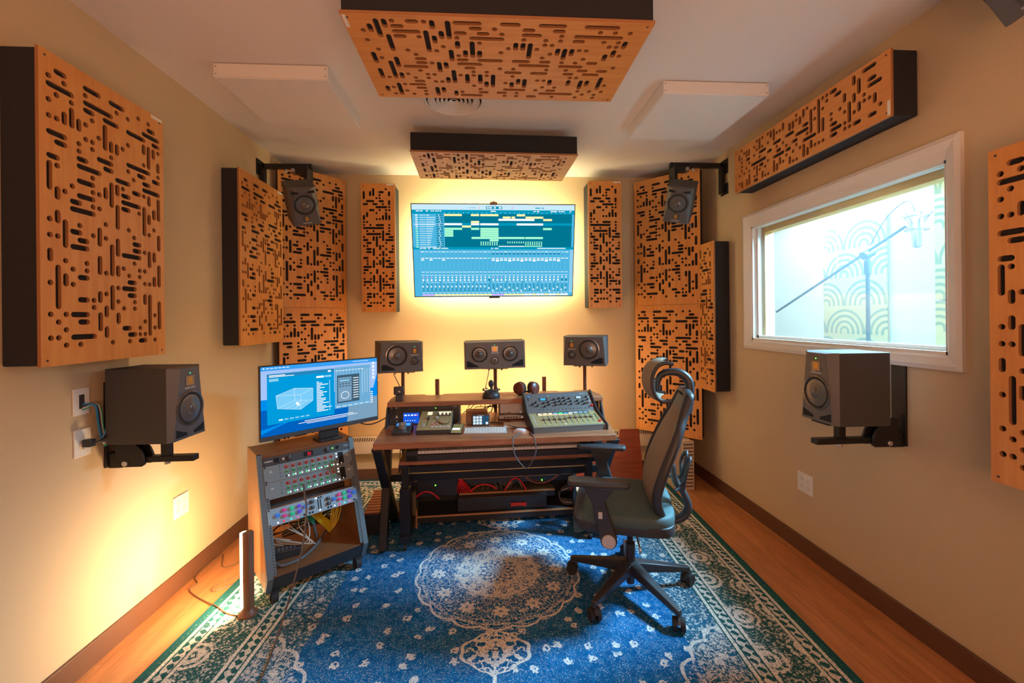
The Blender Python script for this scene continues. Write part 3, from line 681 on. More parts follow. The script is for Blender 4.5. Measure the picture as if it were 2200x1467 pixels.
mb.build('screen', tv, ang=0)
mb = MB(); mb.box(-.05, .05, -.004, .012, -.012, 0, M_black); mb.build('receiver_tab', tv, bevel=.002)
t = thing('webcam', 'small webcam sitting on top of the television', 'webcam', M=tvM @ Matrix.Translation((-.003, 0, TH)))
mb = MB(); mb.box(-.032, .032, -.008, .012, -.012, .014, mat('webcam_grey', (.25, .2, .12), .4)); mb.build('camera_body', t, bevel=.005)
MB().box(-.012, .012, -.002, .018, .014, .022, M_alu).build('clip', t)

# ------------------------------------------------------------ loudspeakers
def cone_set(mb, cx, cz, r, dome=False):
    """a driver: raised ring, surround and dished cone, on a face looking to -y"""
    mb.lathe([(r*1.16, .001), (r*1.14, -.003), (r*1.04, -.004), (r*1.0, -.001)], (cx, 0, cz), M_ring, 36)
    mb.lathe([(r*1.0, -.0015), (r*.94, -.006), (r*.86, -.0015)], (cx, 0, cz), M_rub, 36)
    if dome: mb.lathe([(r*.86, -.0015), (r*.5, -.002), (r*.42, -.008), (r*.2, -.013), (.0005, -.014)], (cx, 0, cz), M_cone, 28)
    else: mb.lathe([(r*.86, -.0016), (r*.6, -.0045), (r*.36, -.0072), (r*.30, -.0125), (r*.15, -.0175), (.0005, -.019)], (cx, 0, cz), M_cone, 36)
def ribbon(cx, cz, s_, t):
    mb = MB(); mb.box(cx-.026*s_, cx+.026*s_, -.002, .001, cz-.023*s_, cz+.023*s_, M_ring); mb.box(cx-.012*s_, cx+.012*s_, -.003, .0, cz-.017*s_, cz+.017*s_, M_gold)
    for k in range(5): mb.box(cx-.012*s_, cx+.012*s_, -.0036, -.003, cz-.015*s_+k*.007*s_, cz-.0135*s_+k*.007*s_, M_hole)
    sub(mb.build('ribbon_tweeter', t, bevel=.0006), 'golden pleated tweeter')
    mb = MB(); mb.text('ADAM AUDIO', cx, cz-.036*s_, .0105*s_, -.0008, M_white); mb.build('lettering', t, ang=0)
def cabinet(t, w, h, d, tops=.045, bots=.012, side=.03):
    mb = MB(); a = w/2
    vs = [(-a, d, 0), (a, d, 0), (a, d, h), (-a, d, h), (-a, side, 0), (a, side, 0), (a, side, h), (-a, side, h),
          (-a+bots, 0, .006), (a-bots, 0, .006), (a-tops, 0, h-.006), (-a+tops, 0, h-.006)]
    mb.add(vs, [(0,3,2,1), (0,1,5,4), (1,2,6,5), (2,3,7,6), (3,0,4,7)], M_spk)
    mb.add(vs, [(4,5,9,8), (5,6,10,9), (6,7,11,10), (7,4,8,11), (8,9,10,11)], M_baf)
    mb.build('cabinet', t, bevel=.002)
def port(t, poly, lab='port'):
    mb = MB(); mb.ext(poly, -.0012, .0005, M_hole); mb.build(lab, t, ang=0)
def led(t, x, z, m, r=.003):
    mb = MB(); mb.cyl((x, -.002, z), (x, 0, z), r, m, seg=8); mb.build('led', t, ang=0)
def two_way(name, label, M, w=.2, h=.335, d=.275, g=None, invert=False, ledm=None):
    t = thing(name, label, 'speaker', M=M, group=g)
    cabinet(t, w, h, d, tops=.045*w/.2, bots=.004)
    f = (lambda z: h-z) if invert else (lambda z: z)
    mb = MB(); cone_set(mb, 0, f(h*.42), w*.36); mb.build('woofer', t)
    ribbon(0, f(h*.80), w/.2, t)
    if ledm: led(t, 0, f(h*.905), ledm)
    z0, z1 = h*.055, h*.165
    for s_ in (-1, 1):
        if invert: port(t, [(s_*w*.40, f(z0+.0)), (s_*w*.40, f(z1-.01)), (s_*w*.16, f(z1-.01)), (s_*w*.14, f(z0+.01))][::s_], 'port')
        else: port(t, [(s_*w*.42, z0), (s_*w*.42, z1), (s_*w*.30, z1-.01), (s_*w*.10, z0+.012), (s_*w*.10, z0)][::s_], 'port')
    mb = MB(); mb.box(-w*.35, w*.35, d, d+.004, h*.1, h*.8, M_black); mb.build('rear_panel', t)
    return t
def TR(x, y, z, rz=0, rx=0, ry=0): return Matrix.Translation((x, y, z)) @ Matrix.Rotation(rad(rz), 4, 'Z') @ Matrix.Rotation(rad(rx), 4, 'X') @ Matrix.Rotation(rad(ry), 4, 'Y')
two_way('wall_speaker', 'black two-way speaker on an adjustable arm on the left wall', TR(-1.385, 2.05, .957, 87), .2, .335, .30, ledm=E_g)
two_way('wall_speaker', 'black two-way speaker on an adjustable arm under the booth window', TR(1.565, 1.90, .993, -91), .2, .335, .27, ledm=E_lg)
def arm_mount(name, label, x, y, z, s, wx):
    """wall bracket: s=+1 grows to +x from the left wall"""
    t = thing(name, label, 'speaker bracket', (wx, y, z), 0, None)
    L_ = (x-wx)*s
    mb = MB(); mb.box(0, s*.012, -.035, .035, -.03, .36, M_blackm) if s > 0 else mb.box(-.012, 0, -.035, .035, -.03, .36, M_blackm); mb.build('wall_plate', t, bevel=.002)
    mb = MB()
    a0, a1 = sorted((s*.10, s*(L_+.13)))
    mb.box(a0, a1, -.02, .02, -.015, .012, M_blackm); mb.build('arm_bar', t, bevel=.003)
    mb = MB()
    pts = [(s*(.045+.13*math.cos(a)), -.02+.13*math.sin(a)) for a in [rad(v) for v in range(0, 91, 15)]]+[(s*.045, -.03), (s*.16, -.03)]
    mb.ext(pts if s > 0 else pts[::-1], -.032, -.022, M_blackm); mb.ext(pts if s > 0 else pts[::-1], .022, .032, M_blackm); mb.build('quadrant', t, bevel=.002)
    mb = MB(); mb.box(*sorted((s*.01, s*.07)), -.025, .025, -.035, .035, M_blackm); mb.cyl((s*.09, -.04, -.012), (s*.09, .04, -.012), .012, M_silver); mb.build('hinge_block', t, bevel=.003)
    mb = MB(); mb.cyl((s*L_, 0, -.03), (s*L_, 0, -.015), .012, M_silver); mb.box(s*L_-.017, s*L_+.017, -.017, .017, .012, .083, M_blackm); mb.build('riser_post', t, bevel=.002)
    mb = MB(); mb.box(s*L_-.10, s*L_+.07, -.05, .05, .083, .0885, M_blackm); mb.build('top_plate', t)
    return t
arm_mount('speaker_wall_bracket', 'black arm bracket holding the left wall speaker', -1.49, 2.05, .868, 1, WL)
arm_mount('speaker_wall_bracket', 'black arm bracket holding the speaker under the booth window', 1.68, 1.90, .904, -1, WR)
# height speakers hanging near the ceiling corners
def height_bracket(label, s, wx, y, ztop, xend):
    t = thing('height_speaker_bracket', label, 'speaker bracket', (wx, y, ztop), 0)
    q = lambda a, b: sorted((s*a, s*b))
    mb = MB(); mb.box(*q(0, .008), -.05, .05, -.26, -.17, M_blackm); mb.box(*q(0, .008), -.05, .05, -.09, .03, M_blackm); mb.box(*q(.008, .045), -.02, .02, -.25, .0, M_blackm); mb.build('wall_plate', t, bevel=.002)
    mb = MB(); mb.box(*q(.03, abs(xend-wx)), -.02, .02, -.035, .0, M_blackm); mb.build('arm_bar', t, bevel=.002)
    L_ = abs(xend-wx)
    mb = MB(); mb.box(*q(L_-.15, L_-.02), -.03, .03, -.075, -.035, M_blackm); mb.cyl((s*(L_-.13), -.05, -.06), (s*(L_-.13), .02, -.06), .016, M_alu); mb.cyl((s*(L_-.20), -.02, -.07), (s*(L_-.18), -.02, -.05), .012, M_alu)
    mb.build('clamp', t, bevel=.003)
    mb = MB(); mb.box(*q(L_-.03, L_-.015), -.06, .05, -.16, -.02, M_blackm); mb.box(*q(L_-.06, L_-.02), -.02, .02, -.20, -.08, M_blackm); mb.build('tilt_plate', t, bevel=.003)
    mb = MB(); mb.beam((s*(L_-.04), 0, -.13), (s*(L_-.0), -.20, -.27), .03, .02, M_blackm); mb.beam((s*(L_-.02), -.08, -.16), (s*(L_+.0), -.23, -.26), .12, .006, M_blackm); mb.build('hanger', t)
    return t
def aim(x, y, z, tx, ty, tz, roll=0):
    d = (Vector((tx, ty, tz))-Vector((x, y, z))).normalized(); r = d.cross(Vector((0, 0, 1))).normalized(); u = r.cross(d)
    M = Matrix(((-r.x*-1, -d.x, u.x, x), (r.y, -d.y, u.y, y), (r.z, -d.z, u.z, z), (0, 0, 0, 1)))
    return M @ Matrix.Rotation(rad(roll), 4, 'Y')
height_bracket('black ceiling corner bracket on the left wall', 1, WL, 3.36, 2.715, -1.34)
height_bracket('black ceiling corner bracket on the right wall', -1, WR, 3.36, 2.765, 1.52)
two_way('height_speaker', 'small black speaker hung upside down high in the back left corner', aim(-1.29, 3.10, 2.31, .0, 1.5, 1.0, 17) @ Matrix.Translation((0, 0, -.14)), .19, .28, .19, 'hanging height speakers', True)
two_way('height_speaker', 'small black speaker hung upside down high in the back right corner', aim(1.46, 3.10, 2.34, .15, 1.5, 1.0, -17) @ Matrix.Translation((0, 0, -.14)), .19, .28, .19, 'hanging height speakers', True)
two_way('height_speaker', 'dark speaker hanging at the top right corner of the photo, nearest the camera', aim(1.72, 1.27, 2.595, .2, 1.2, 1.3, 10) @ Matrix.Translation((0, 0, -.13)), .19, .28, .19, 'hanging height speakers', True)
t = thing('height_speaker_bracket', 'dark bracket at the top right corner holding the nearest hanging speaker', 'speaker bracket', (WR, 1.27, 2.80))
MB().box(-.008, 0, -.05, .05, -.1, .05, M_blackm).build('wall_plate', t); MB().box(-.26, -.008, -.02, .02, -.03, 0, M_blackm).build('arm_bar', t); MB().cyl((-.25, 0, -.12), (-.25, 0, -.03), .02, M_blackm).build('clamp', t)
# three front speakers behind the desk
def front_speaker(label, M, kind):
    t = thing('front_speaker', label, 'speaker', M=M, group='front speakers behind the desk')
    if kind == 'C':
        w_, h_, d_ = .475, .215, .26; cabinet(t, w_, h_, d_, .012, .004, .03)
        for sx in (-.118, .118):
            mb = MB(); cone_set(mb, sx, .118, .056); mb.build('woofer', t)
        mb = MB(); cone_set(mb, 0, .068, .026, True); mb.build('midrange', t)
        ribbon(0, .155, .95, t); led(t, 0, .186, E_g)
        port(t, [(-.218, .02), (-.13, .02), (-.13, .028), (-.205, .068), (-.218, .068)]); port(t, [(.13, .02), (.218, .02), (.218, .068), (.205, .068), (.13, .028)])
    else:
        s = kind; w_, h_, d_ = .335, .235, .27
        cabinet(t, w_, h_, d_, .02, .004, .03)
        mb = MB(); cone_set(mb, -.035*s, .132, .072); mb.build('woofer', t)
        mb = MB(); cone_set(mb, .098*s, .088, .027, True); mb.build('midrange', t)
        ribbon(.098*s, .165, .95, t); led(t, .098*s, .196, E_g)
        p = [(-.145*s, .022), (-.05*s, .022), (-.05*s, .035), (-.12*s, .068), (-.145*s, .066)]
        port(t, p if s > 0 else p[::-1])
    return t
front_speaker('left of the three black front speakers, turned inward on a pole', TR(-.642, 3.22, 1.095, 20, 0, .5), 1)
front_speaker('wide centre speaker with twin woofers on a pole above the desk', TR(.068, 3.24, 1.110, 1, 0, -1.0), 'C')
front_speaker('right of the three black front speakers, turned inward on a pole', TR(.765, 3.24, 1.120, -20, 0, 0), -1)
for x, y, z, lab in ((-.66, 3.36, 1.094, 'thin pole stand carrying the left front speaker'), (.07, 3.37, 1.109, 'thin pole stand carrying the centre speaker'), (.80, 3.38, 1.119, 'thin pole stand carrying the right front speaker')):
    t = thing('speaker_pole_stand', lab, 'speaker stand', (x, y, RZ), 0, 'poles carrying the front speakers')
    MB().cyl((0, 0, .02), (0, 0, z-RZ-.008), .014, mat('pole_bronze', (.12, .055, .035), .35, .4)).build('pole', t)
    MB().box(-.13, .13, -.11, .11, 0, .02, M_blackm).build('base_plate', t, bevel=.003)
    mb = MB(); mb.box(-.10, .10, -.06, .06, z-RZ-.008, z-RZ-.001, M_blackm); mb.cyl((-.05, -.05, z-RZ-.018), (-.05, -.05, z-RZ-.008), .006, M_blackm, seg=8); mb.cyl((.05, -.05, z-RZ-.018), (.05, -.05, z-RZ-.008), .006, M_blackm, seg=8); mb.build('top_plate', t)

# ------------------------------------------------------------ light bars
def light_bar(label, x, y, z, rz, em, h=.42, g='warm light bars', k=1.0, pw=9):
    t = thing('light_bar', label, 'lamp', (x, y, z), rz, g)
    mb = MB(); mb.ext([(-.019*k, -.003), (.019*k, -.003), (.023*k, .012*k), (.016*k, .034*k), (-.016*k, .034*k), (-.023*k, .012*k)], .03, h, M_barb, 'z'); mb.build('bar_housing', t, bevel=.002)
    mb = MB(); mb.ext([(-.019*k, -.003), (-.018*k, -.020*k), (-.010*k, -.029*k), (.010*k, -.029*k), (.018*k, -.020*k), (.019*k, -.003)], .035, h-.008, em, 'z'); sub(mb.build('diffuser', t), 'glowing warm white strip')
    mb = MB(); mb.lathe([(.001, 0), (.045, 0), (.045, .008), (.03, .02), (.022, .04), (.001, .042)], (0, .008, 0), M_barb, 24, 'z'); mb.build('base', t)
    l = area('light_bar_glow', (0, -.034*k, h/2+.02), (0, -1, h/2+.02), .035*k, h-.06, pw, (1, .66, .36) if z < .1 else (1, .53, .21)); l.parent = t
    if z > .1: MB().box(-.012, .012, .02, .105, .128, .152, M_barb).build('mounting_arm', t)
    return t
light_bar('lit light bar standing on the rug beside the rack cart', -1.232, 2.215, RZ, -108, M_bar, pw=13)
light_bar('light bar behind the desk shelf, left of the centre speaker', -.395, 3.40, .60, 180, M_bar2, k=.75, pw=12)
light_bar('light bar behind the desk shelf, right of the centre speaker', .47, 3.42, .60, 180, M_bar2, k=.75, pw=12)

# ------------------------------------------------------------ desk with shelf
DA = rad(2.3); DM = Matrix.Translation((.07, 2.573, 0)) @ Matrix.Rotation(DA, 4, 'Z')
def D(x, y, z, rz=0): return DM @ Matrix.Translation((x, y, z)) @ Matrix.Rotation(rad(rz), 4, 'Z')
def DP(x, y, z): return tuple(DM @ Vector((x, y, z)))
desk = thing('studio_desk', 'walnut studio desk with crossed dark legs and a raised rear shelf', 'desk', M=DM)
mb = MB(); mb.ext([(-.752, 0), (.748, 0), (.80, .30), (.80, .74), (-.765, .74), (-.765, .30)], .722, .76, M_walnut, 'z'); mb.build('desktop', desk, bevel=.003)
mb = MB(); mb.ext([(-.742, .40), (.79, .40), (.80, .50), (.775, .70), (.65, .70), (.635, .665), (.52, .665), (.505, .70), (-.37, .70), (-.385, .665), (-.50, .665), (-.515, .70), (-.73, .70), (-.745, .55)], .893, .925, M_walnut, 'z'); mb.build('raised_shelf', desk, bevel=.003)
for sx in (-1, 1):
    x = -.735 if sx < 0 else .745
    mb = MB(); mb.beam((x, .05, .72), (x, .60, .025), .055, .055, M_blackm, (1, 0, 0)); mb.beam((x, .42, .72), (x-.0, .19, .02), .06, .05, M_blackm, (1, 0, 0)); mb.box(x-.03, x+.03, .02, .70, .70, .722, M_blackm); mb.build('trestle_leg', desk, bevel=.003)
mb = MB(); mb.beam((-.735, .42, .40), (.745, .42, .40), .03, .05, M_blackm, (0, 0, 1)); mb.build('cross_rail', desk)
for x0, x1 in ((-.748, -.738), (-.252, -.242), (.275, .285), (.775, .785)):
    mb = MB(); mb.ext([(.335, .76), (.70, .76), (.70, .893), (.41, .893)], x0, x1, M_black, 'x'); mb.build('rack_side', desk)
# rack units in the desk shelf (front plane leans back)
def faceM(x, z0=.762): return DM @ Matrix.Translation((x, .442, z0))
t = thing('power_conditioner', 'black rack power unit with green light under the desk shelf', 'rack unit', M=faceM(-.495, .8485))
mb = MB(); mb.box(-.241, .241, 0, .004, 0, .043, M_rackb); mb.box(-.22, .22, .004, .2, .002, .041, M_black); mb.build('rack_body', t, bevel=.001)
for x in (-.14, .168):
    mb = MB(); mb.lathe([(.012, 0), (.011, -.012), (.001, -.013)], (x, 0, .022), M_black, 16); mb.build('knob', t)
led(t, .08, .022, E_lg, .004)
mb = MB(); mb.text('FURMAN', -.205, .026, .012, -.0006, M_white); mb.text('P-1800', .215, .026, .010, -.0006, M_white); mb.build('lettering', t, ang=0)
t = thing('audio_interface', 'black rack audio interface with a blue touch screen under the desk shelf', 'audio interface', M=faceM(-.495, .762))
mb = MB(); mb.box(-.241, .241, 0, .004, 0, .088, M_rackb); mb.box(-.22, .22, .004, .2, .002, .086, M_black); mb.build('rack_body', t, bevel=.001)
mb = MB(); mb.box(-.145, -.035, -.002, 0, .006, .080, emis('display_blue', (.01, .10, .72), 1)); 
for x, w_ in ((-.138, .018), (-.112, .01), (-.092, .016), (-.068, .02)): mb.rect(x, .060, x+w_, .068, -.0026, E_w)
for k in range(5): mb.rect(-.132+k*.016, .024, -.127+k*.016, .029, -.0026, E_w)
mb.rect(-.058, .060, -.050, .068, -.003, E_r); sub(mb.build('touch_screen', t, ang=0), 'glowing blue touch screen')
mb = MB(); mb.add([(-.20, -.0006, .045), (-.19, -.0006, .068), (-.18, -.0006, .045), (-.186, -.0006, .045), (-.19, -.0006, .055), (-.194, -.0006, .045)], [(0, 1, 2, 3, 4, 5)], M_white); mb.rect(-.196, .024, -.182, .028, -.0006, M_white); mb.build('emblem', t, ang=0)
t = thing('rack_socket_unit', 'dark rack panel with sockets at the right end of the desk shelf', 'rack unit', M=faceM(.53, .762))
mb = MB(); mb.box(-.241, .241, 0, .004, 0, .128, M_rackb); mb.box(.15, .20, -.003, 0, .01, .105, M_steel); mb.build('rack_body', t, bevel=.001)
mb = MB()
for k in range(3): mb.cyl((.19, -.008, .02+k*.03), (.19, 0, .02+k*.03), .008, M_black, seg=12)
mb.build('socket', t)
mb = MB(); mb.text('P-6', .175, .108, .014, -.0008, M_white); mb.build('lettering', t, ang=0)

# ------------------------------------------------------------ things on the shelf
t = thing('small_camera', 'small black camera on a stubby stand at the left end of the shelf', 'camera', M=D(-.672, .465, .925, 8))
mb = MB(); mb.box(-.024, .024, -.02, .02, 0, .045, M_black); mb.build('stand', t, bevel=.004)
mb = MB(); mb.box(-.036, .032, -.018, .018, .045, .10, M_black); mb.build('camera_body', t, bevel=.006)
mb = MB(); mb.lathe([(.012, 0), (.012, -.006), (.008, -.005), (.001, -.005)], (.002, -.018, .075), M_ring, 16); mb.build('lens', t)
t = thing('desk_microphone', 'round black miniature microphone set with dotted base on the middle of the shelf', 'desk microphone', M=D(-.018, .49, .925))
mb = MB(); mb.lathe([(.001, 0), (.062, 0), (.066, .01), (.062, .03), (.04, .052), (.02, .058), (.001, .06)], (0, 0, 0), M_black, 32, 'z'); mb.build('base', t)
mb = MB(); ellipsoid(mb, (.0, 0, .10), .02, .016, .028, M_black); mb.cyl((0, 0, .055), (0, 0, .08), .006, M_black, seg=8); mb.build('head', t)
for i in range(9):
    a = i*2*PI/9; mb = MB(); mb.cyl((.05*math.cos(a), .05*math.sin(a), .04), (.058*math.cos(a), .058*math.sin(a), .055), .0025, M_silver, seg=6); ellipsoid(mb, (.06*math.cos(a), .06*math.sin(a), .058), .007, .007, .007, M_black, 8, 6); mb.build('stud', t)
hp = thing('headphones', 'brown and black over-ear headphones leaning on the shelf behind the console', 'headphones', M=D(.25, .54, .925, 0))
for s in (-1, 1):
    mb = MB(Matrix.Translation((s*.058, 0, .052)) @ Matrix.Rotation(rad(s*38), 4, 'Z') @ Matrix.Rotation(rad(-8), 4, 'X'))
    mb.lathe([(.001, -.022), (.030, -.021), (.043, -.014), (.046, -.002), (.046, .006)], (0, 0, 0), mat('headphone_brown', (.14, .035, .02), .35), 28); mb.lathe([(.046, .006), (.05, .012), (.05, .026), (.042, .034), (.02, .034)], (0, 0, 0), M_rub, 28)
    mb.build('ear_cup', hp)
mb = MB(); mb.tube([(-.07, .01, .045), (-.05, .05, .01), (-.02, .09, .012), (.02, .09, .012), (.05, .05, .01), (.07, .01, .045)], .007, M_black, 8); mb.tube([(-.04, -.02, .03), (0, -.035, .008), (.04, -.02, .03)], .004, M_silver, 6); mb.build('headband', hp)

# ------------------------------------------------------------ things on the desktop
t = thing('monitor_controller', 'small black desktop controller with a chrome knob and blue display, front left of desk', 'controller', M=D(-.612, .235, .76, -1))
mb = MB(); mb.ext([(-.07, 0), (.07, 0), (.07, .05), (-.07, .018)], -.058, .058, M_black, 'x'); mb.build('case', t, bevel=.003)
mb = MB(Matrix.Translation((0, 0, .034)) @ Matrix.Rotation(rad(13), 4, 'X')); mb.rect; mb.add([(-.045, .018, .003), (.045, .018, .003), (.045, .055, .003), (-.045, .055, .003)], [(0, 1, 2, 3)], E_b); mb.add([(-.03, .034, .0036), (.0, .034, .0036), (.0, .044, .0036), (-.03, .044, .0036)], [(0, 1, 2, 3)], E_w); mb.build('display', t, ang=0)
mb = MB(Matrix.Translation((0, -.012, .034)) @ Matrix.Rotation(rad(13), 4, 'X')); mb.lathe([(.001, 0), (.026, 0), (.024, .03), (.001, .031)], (0, 0, 0), M_silver, 28, 'z'); mb.build('volume_knob', t)
# fader controller
t = thing('fader_controller', 'olive grey sloping fader controller with jog wheel on the left of the desk', 'controller', M=D(-.408, .155, .76, -2))
mb = MB(); mb.ext([(0, 0), (.27, 0), (.27, .092), (.0, .026)], -.112, .112, M_black, 'x'); mb.build('case', t, bevel=.004)
Mf = Matrix.Translation((0, .0, .0275)) @ Matrix.Rotation(rad(13.8), 4, 'X')
mb = MB(Mf); mb.box(-.110, .110, .004, .276, 0, .002, M_olive); mb.build('top_plate', t)
mb = MB(Mf)
mb.box(-.065, -.032, .215, .258, .002, .0032, E_cream); mb.box(.01, .095, .215, .258, .002, .0032, E_cream)
sub(mb.build('scribble_display', t, ang=0), 'bright cream displays')
def fader(x, y0, y1, yc, par, Mx, m=M_black, nm='fader', s=1):
    mb = MB(Mx); mb.box(x-.0018, x+.0018, y0, y1, .002, .0026, M_hole); mb.box(x-.006*s, x+.006*s, yc-.012*s, yc+.012*s, .0026, .013*s, m); mb.box(x-.0055*s, x+.0055*s, yc-.001, yc+.001, .013*s, .0136*s, M_white); mb.build(nm, par, bevel=.001)
fader(-.05, .06, .20, .155, t, Mf); 
for x in (.012, .04, .066, .09): 
    mb = MB(Mf); mb.lathe([(.001, .002), (.008, .002), (.007, .02), (.001, .0205)], (x, .20, 0), M_dgrey, 14, 'z'); mb.build('encoder', t)
mb = MB(Mf); mb.lathe([(.001, .002), (.034, .002), (.033, .012), (.026, .013), (.001, .011)], (.06, .11, 0), M_olive, 32, 'z'); mb.lathe([(.034, .001), (.037, .003), (.034, .005)], (.06, .11, 0), M_hole, 32, 'z'); mb.build('jog_wheel', t)
fader(.008, .09, .20, .16, t, Mf, M_grey)
mb = MB(Mf)
for k in range(5): mb.box(-.02+k*.026, -.002+k*.026, .03, .048, .002, .006, M_grey)
for k in range(2): mb.box(-.078, -.064, .05+k*.02, .064+k*.02, .002, .006, M_grey)
for k in range(6): mb.box(-.02+(k % 3)*.014, -.011+(k % 3)*.014, .07+(k//3)*.014, .078+(k//3)*.014, .002, .005, M_grey if k % 2 else M_red)
mb.build('buttons', t)
t = thing('smartphone', 'black smartphone propped against the fader controller', 'phone', M=D(-.268, .14, .761, -8))
mb = MB(); mb.ext([(0, 0), (.15, .022), (.15, .03), (0, .008)], -.037, .037, M_black, 'x'); mb.build('phone_body', t, bevel=.002)
mb = MB(Matrix.Translation((0, 0, .0085)) @ Matrix.Rotation(rad(8.3), 4, 'X')); mb.add([(-.033, .006, 0), (.033, .006, 0), (.033, .145, 0), (-.033, .145, 0)], [(0, 1, 2, 3)], mat('phone_screen', (.03, .03, .03), .1, 0, (.3, .28, .1), .6)); mb.add([(-.03, .05, .0004), (.02, .05, .0004), (.02, .08, .0004), (-.03, .08, .0004)], [(0, 1, 2, 3)], E_w); mb.build('screen', t, ang=0)
t = thing('button_pad', 'small dark pad of fifteen lit square keys, middle of the desk', 'key pad', M=D(-.10, .335, .76, -3))
mb = MB(); mb.ext([(0, 0), (.06, 0), (.045, .072), (.018, .076)], -.062, .062, M_black, 'x'); mb.build('case', t, bevel=.004)
mb = MB(Matrix.Translation((0, .0, 0)) @ Matrix.Rotation(rad(-13), 4, 'X'))
dkb = emis('key_dim_blue', (.01, .10, .22), 1); kbw = emis('key_white_blue', (.62, .82, 1), 1.1)
for r in range(3):
    for c in range(5): mb.box(-.052+c*.0215, -.035+c*.0215, -.003, .0, .010+r*.0195, .026+r*.0195, dkb if (c == 4 and r > 0) or (c == 3) else kbw)
mb.build('lit_keys', t)
mb = MB(Matrix.Rotation(rad(-13), 4, 'X')); mb.text('STREAM DECK', 0, .0685, .006, -.0012, M_white); mb.build('lettering', t, ang=0)
o = MB().box(-.078, .078, 0, .10, 0, .075, mat('copper_box', (.30, .13, .06), .4, .3)).build('small_copper_box', bevel=.003); o.matrix_world = D(-.125, .45, .76, -1); tag(o, 'small coppery box behind the lit key pad on the desk', 'box')
t = thing('computer_keyboard', 'slim white computer keyboard near the front edge of the desk', 'computer keyboard', M=D(-.078, .13, .76, -3))
mb = MB(); mb.ext([(0, 0), (.115, 0), (.115, .011), (0, .005)], -.14, .14, M_grey, 'x'); mb.build('tray', t, bevel=.002)
mb = MB(Matrix.Translation((0, 0, .0055)) @ Matrix.Rotation(rad(3), 4, 'X'))
for r in range(6):
    n = 14 if r else 10
    x = -.134
    for c in range(14):
        w_ = .0165 if not (r == 0 and c == 4) else .08
        if x+w_ > .136: break
        mb.box(x, x+w_, .004+r*.0182, .019+r*.0182, 0, .003, M_keyw); x += w_+.0027
mb.build('keys', t)
o = MB().ext([(0, 0), (.115, 0), (.115, .011), (0, .005)], -.08, .08, mat('trackpad_white', (.72, .70, .66), .3), 'x').build('trackpad', bevel=.002); o.matrix_world = D(.135, .255, .76, -3); tag(o, 'white trackpad in front of the small silver computer', 'trackpad')
mb = MB(); ellipsoid(mb, (0, 0, 0), .03, .056, .026, mat('mouse_white', (.80, .80, .84), .25), 20, 12, .9)
mb.v = [(a, b, max(c, 0)) for a, b, c in mb.v]; o = mb.build('computer_mouse'); o.matrix_world = D(.158, .13, .76, 55); tag(o, 'white computer mouse at the desk edge between keyboard and console', 'computer mouse')
t = thing('small_computer', 'silver box computer stacked on a slim dock under the shelf', 'computer', M=D(.132, .475, .798, -2))
mb = MB(); mb.box(-.098, .098, 0, .19, 0, .092, M_alu); mb.build('case', t, bevel=.012)
mb = MB(); mb.rect(-.065, .012, -.062, .020, -.0006, M_hole); mb.rect(-.050, .012, -.047, .020, -.0006, M_hole); mb.rect(-.035, .014, -.008, .018, -.0006, M_hole); mb.rect(.06, .015, .064, .019, -.0008, E_w); mb.build('front_ports', t, ang=0)
t = thing('computer_dock', 'slim silver dock with ports beneath the small computer', 'dock', M=D(.132, .475, .76, -2))
mb = MB(); mb.box(-.099, .099, 0, .19, .003, .038, M_alu); mb.build('case', t, bevel=.006)
mb = MB()
for k in range(5): mb.rect(-.06+k*.022, .014, -.048+k*.022, .022, -.0006, M_hole)
mb.rect(.07, .016, .075, .021, -.0008, E_w); mb.build('front_ports', t, ang=0)
# channel console: sloping fader bank with an upright knob panel behind
cs = thing('mixing_console', 'large grey and olive mixing console with knobs and ten faders, right side of desk', 'mixing console', M=D(.478, .105, .76, 4.5))
CW = .245
for s in (-1, 1):
    mb = MB(); mb.ext([(-.01, .0), (.20, 0), (.30, .09), (.335, .205), (.31, .215), (.175, .10), (-.01, .04)], *sorted((s*CW, s*(CW+.012))), M_black, 'x'); mb.build('side_cheek', cs, bevel=.004)
mb = MB(); mb.ext([(0, 0), (.20, 0), (.30, .10), (.315, .195), (.185, .085), (0, .03)], -CW, CW, M_dgrey, 'x'); mb.build('chassis', cs)
a1 = math.atan2(.055, .185); Ma = Matrix.Translation((0, 0, .031)) @ Matrix.Rotation(a1, 4, 'X') @ Matrix.Diagonal((1, .785, 1, 1)); l1 = math.hypot(.24, .055)
a2 = math.atan2(.110, .130); Mb_ = Matrix.Translation((0, .185, .0865)) @ Matrix.Rotation(a2, 4, 'X') @ Matrix.Diagonal((1, .572, 1, 1)); l2 = math.hypot(.275, .115)
mb = MB(Ma); mb.box(-CW+.002, CW-.002, .016, l1, 0, .002, M_olive); mb.box(-CW+.002, CW-.002, 0, .016, 0, .004, M_dgrey); mb.build('fader_plate', cs)
mb = MB(Mb_); mb.box(-CW+.002, CW-.002, .0, l2, 0, .003, M_dgrey); mb.build('knob_plate', cs, bevel=.001)
mb = MB(Ma); mb.box(-.185, .185, l1-.042, l1-.004, .002, .0035, M_hole)
cols = [E_cream, E_cream, E_cream, sc_lb, E_g, sc_bg, sc_top, sc_top, sc_lb, sc_lb]
mb.box(-.18, .06, l1-.050, l1-.040, .0035, .004, E_cream)
for k in range(10): mb.box(-.180+k*.0365, -.150+k*.0365, l1-.036, l1-.012, .0035, .0042, cols[k])
sub(mb.build('channel_displays', cs, ang=0), 'row of small bright channel displays')
for k in range(10): fader(-.155+k*.0372, .06, .19, .125+(.012 if k > 4 else (-.004 if k == 3 else 0)), cs, Ma, M_dgrey, s=1.05)
mb = MB(Ma)
for k in range(10): mb.lathe([(.001, .002), (.005, .002), (.005, .004), (.001, .0042)], (-.170+k*.0372, .045, 0), E_w if k == 4 else M_grey, 10, 'z')
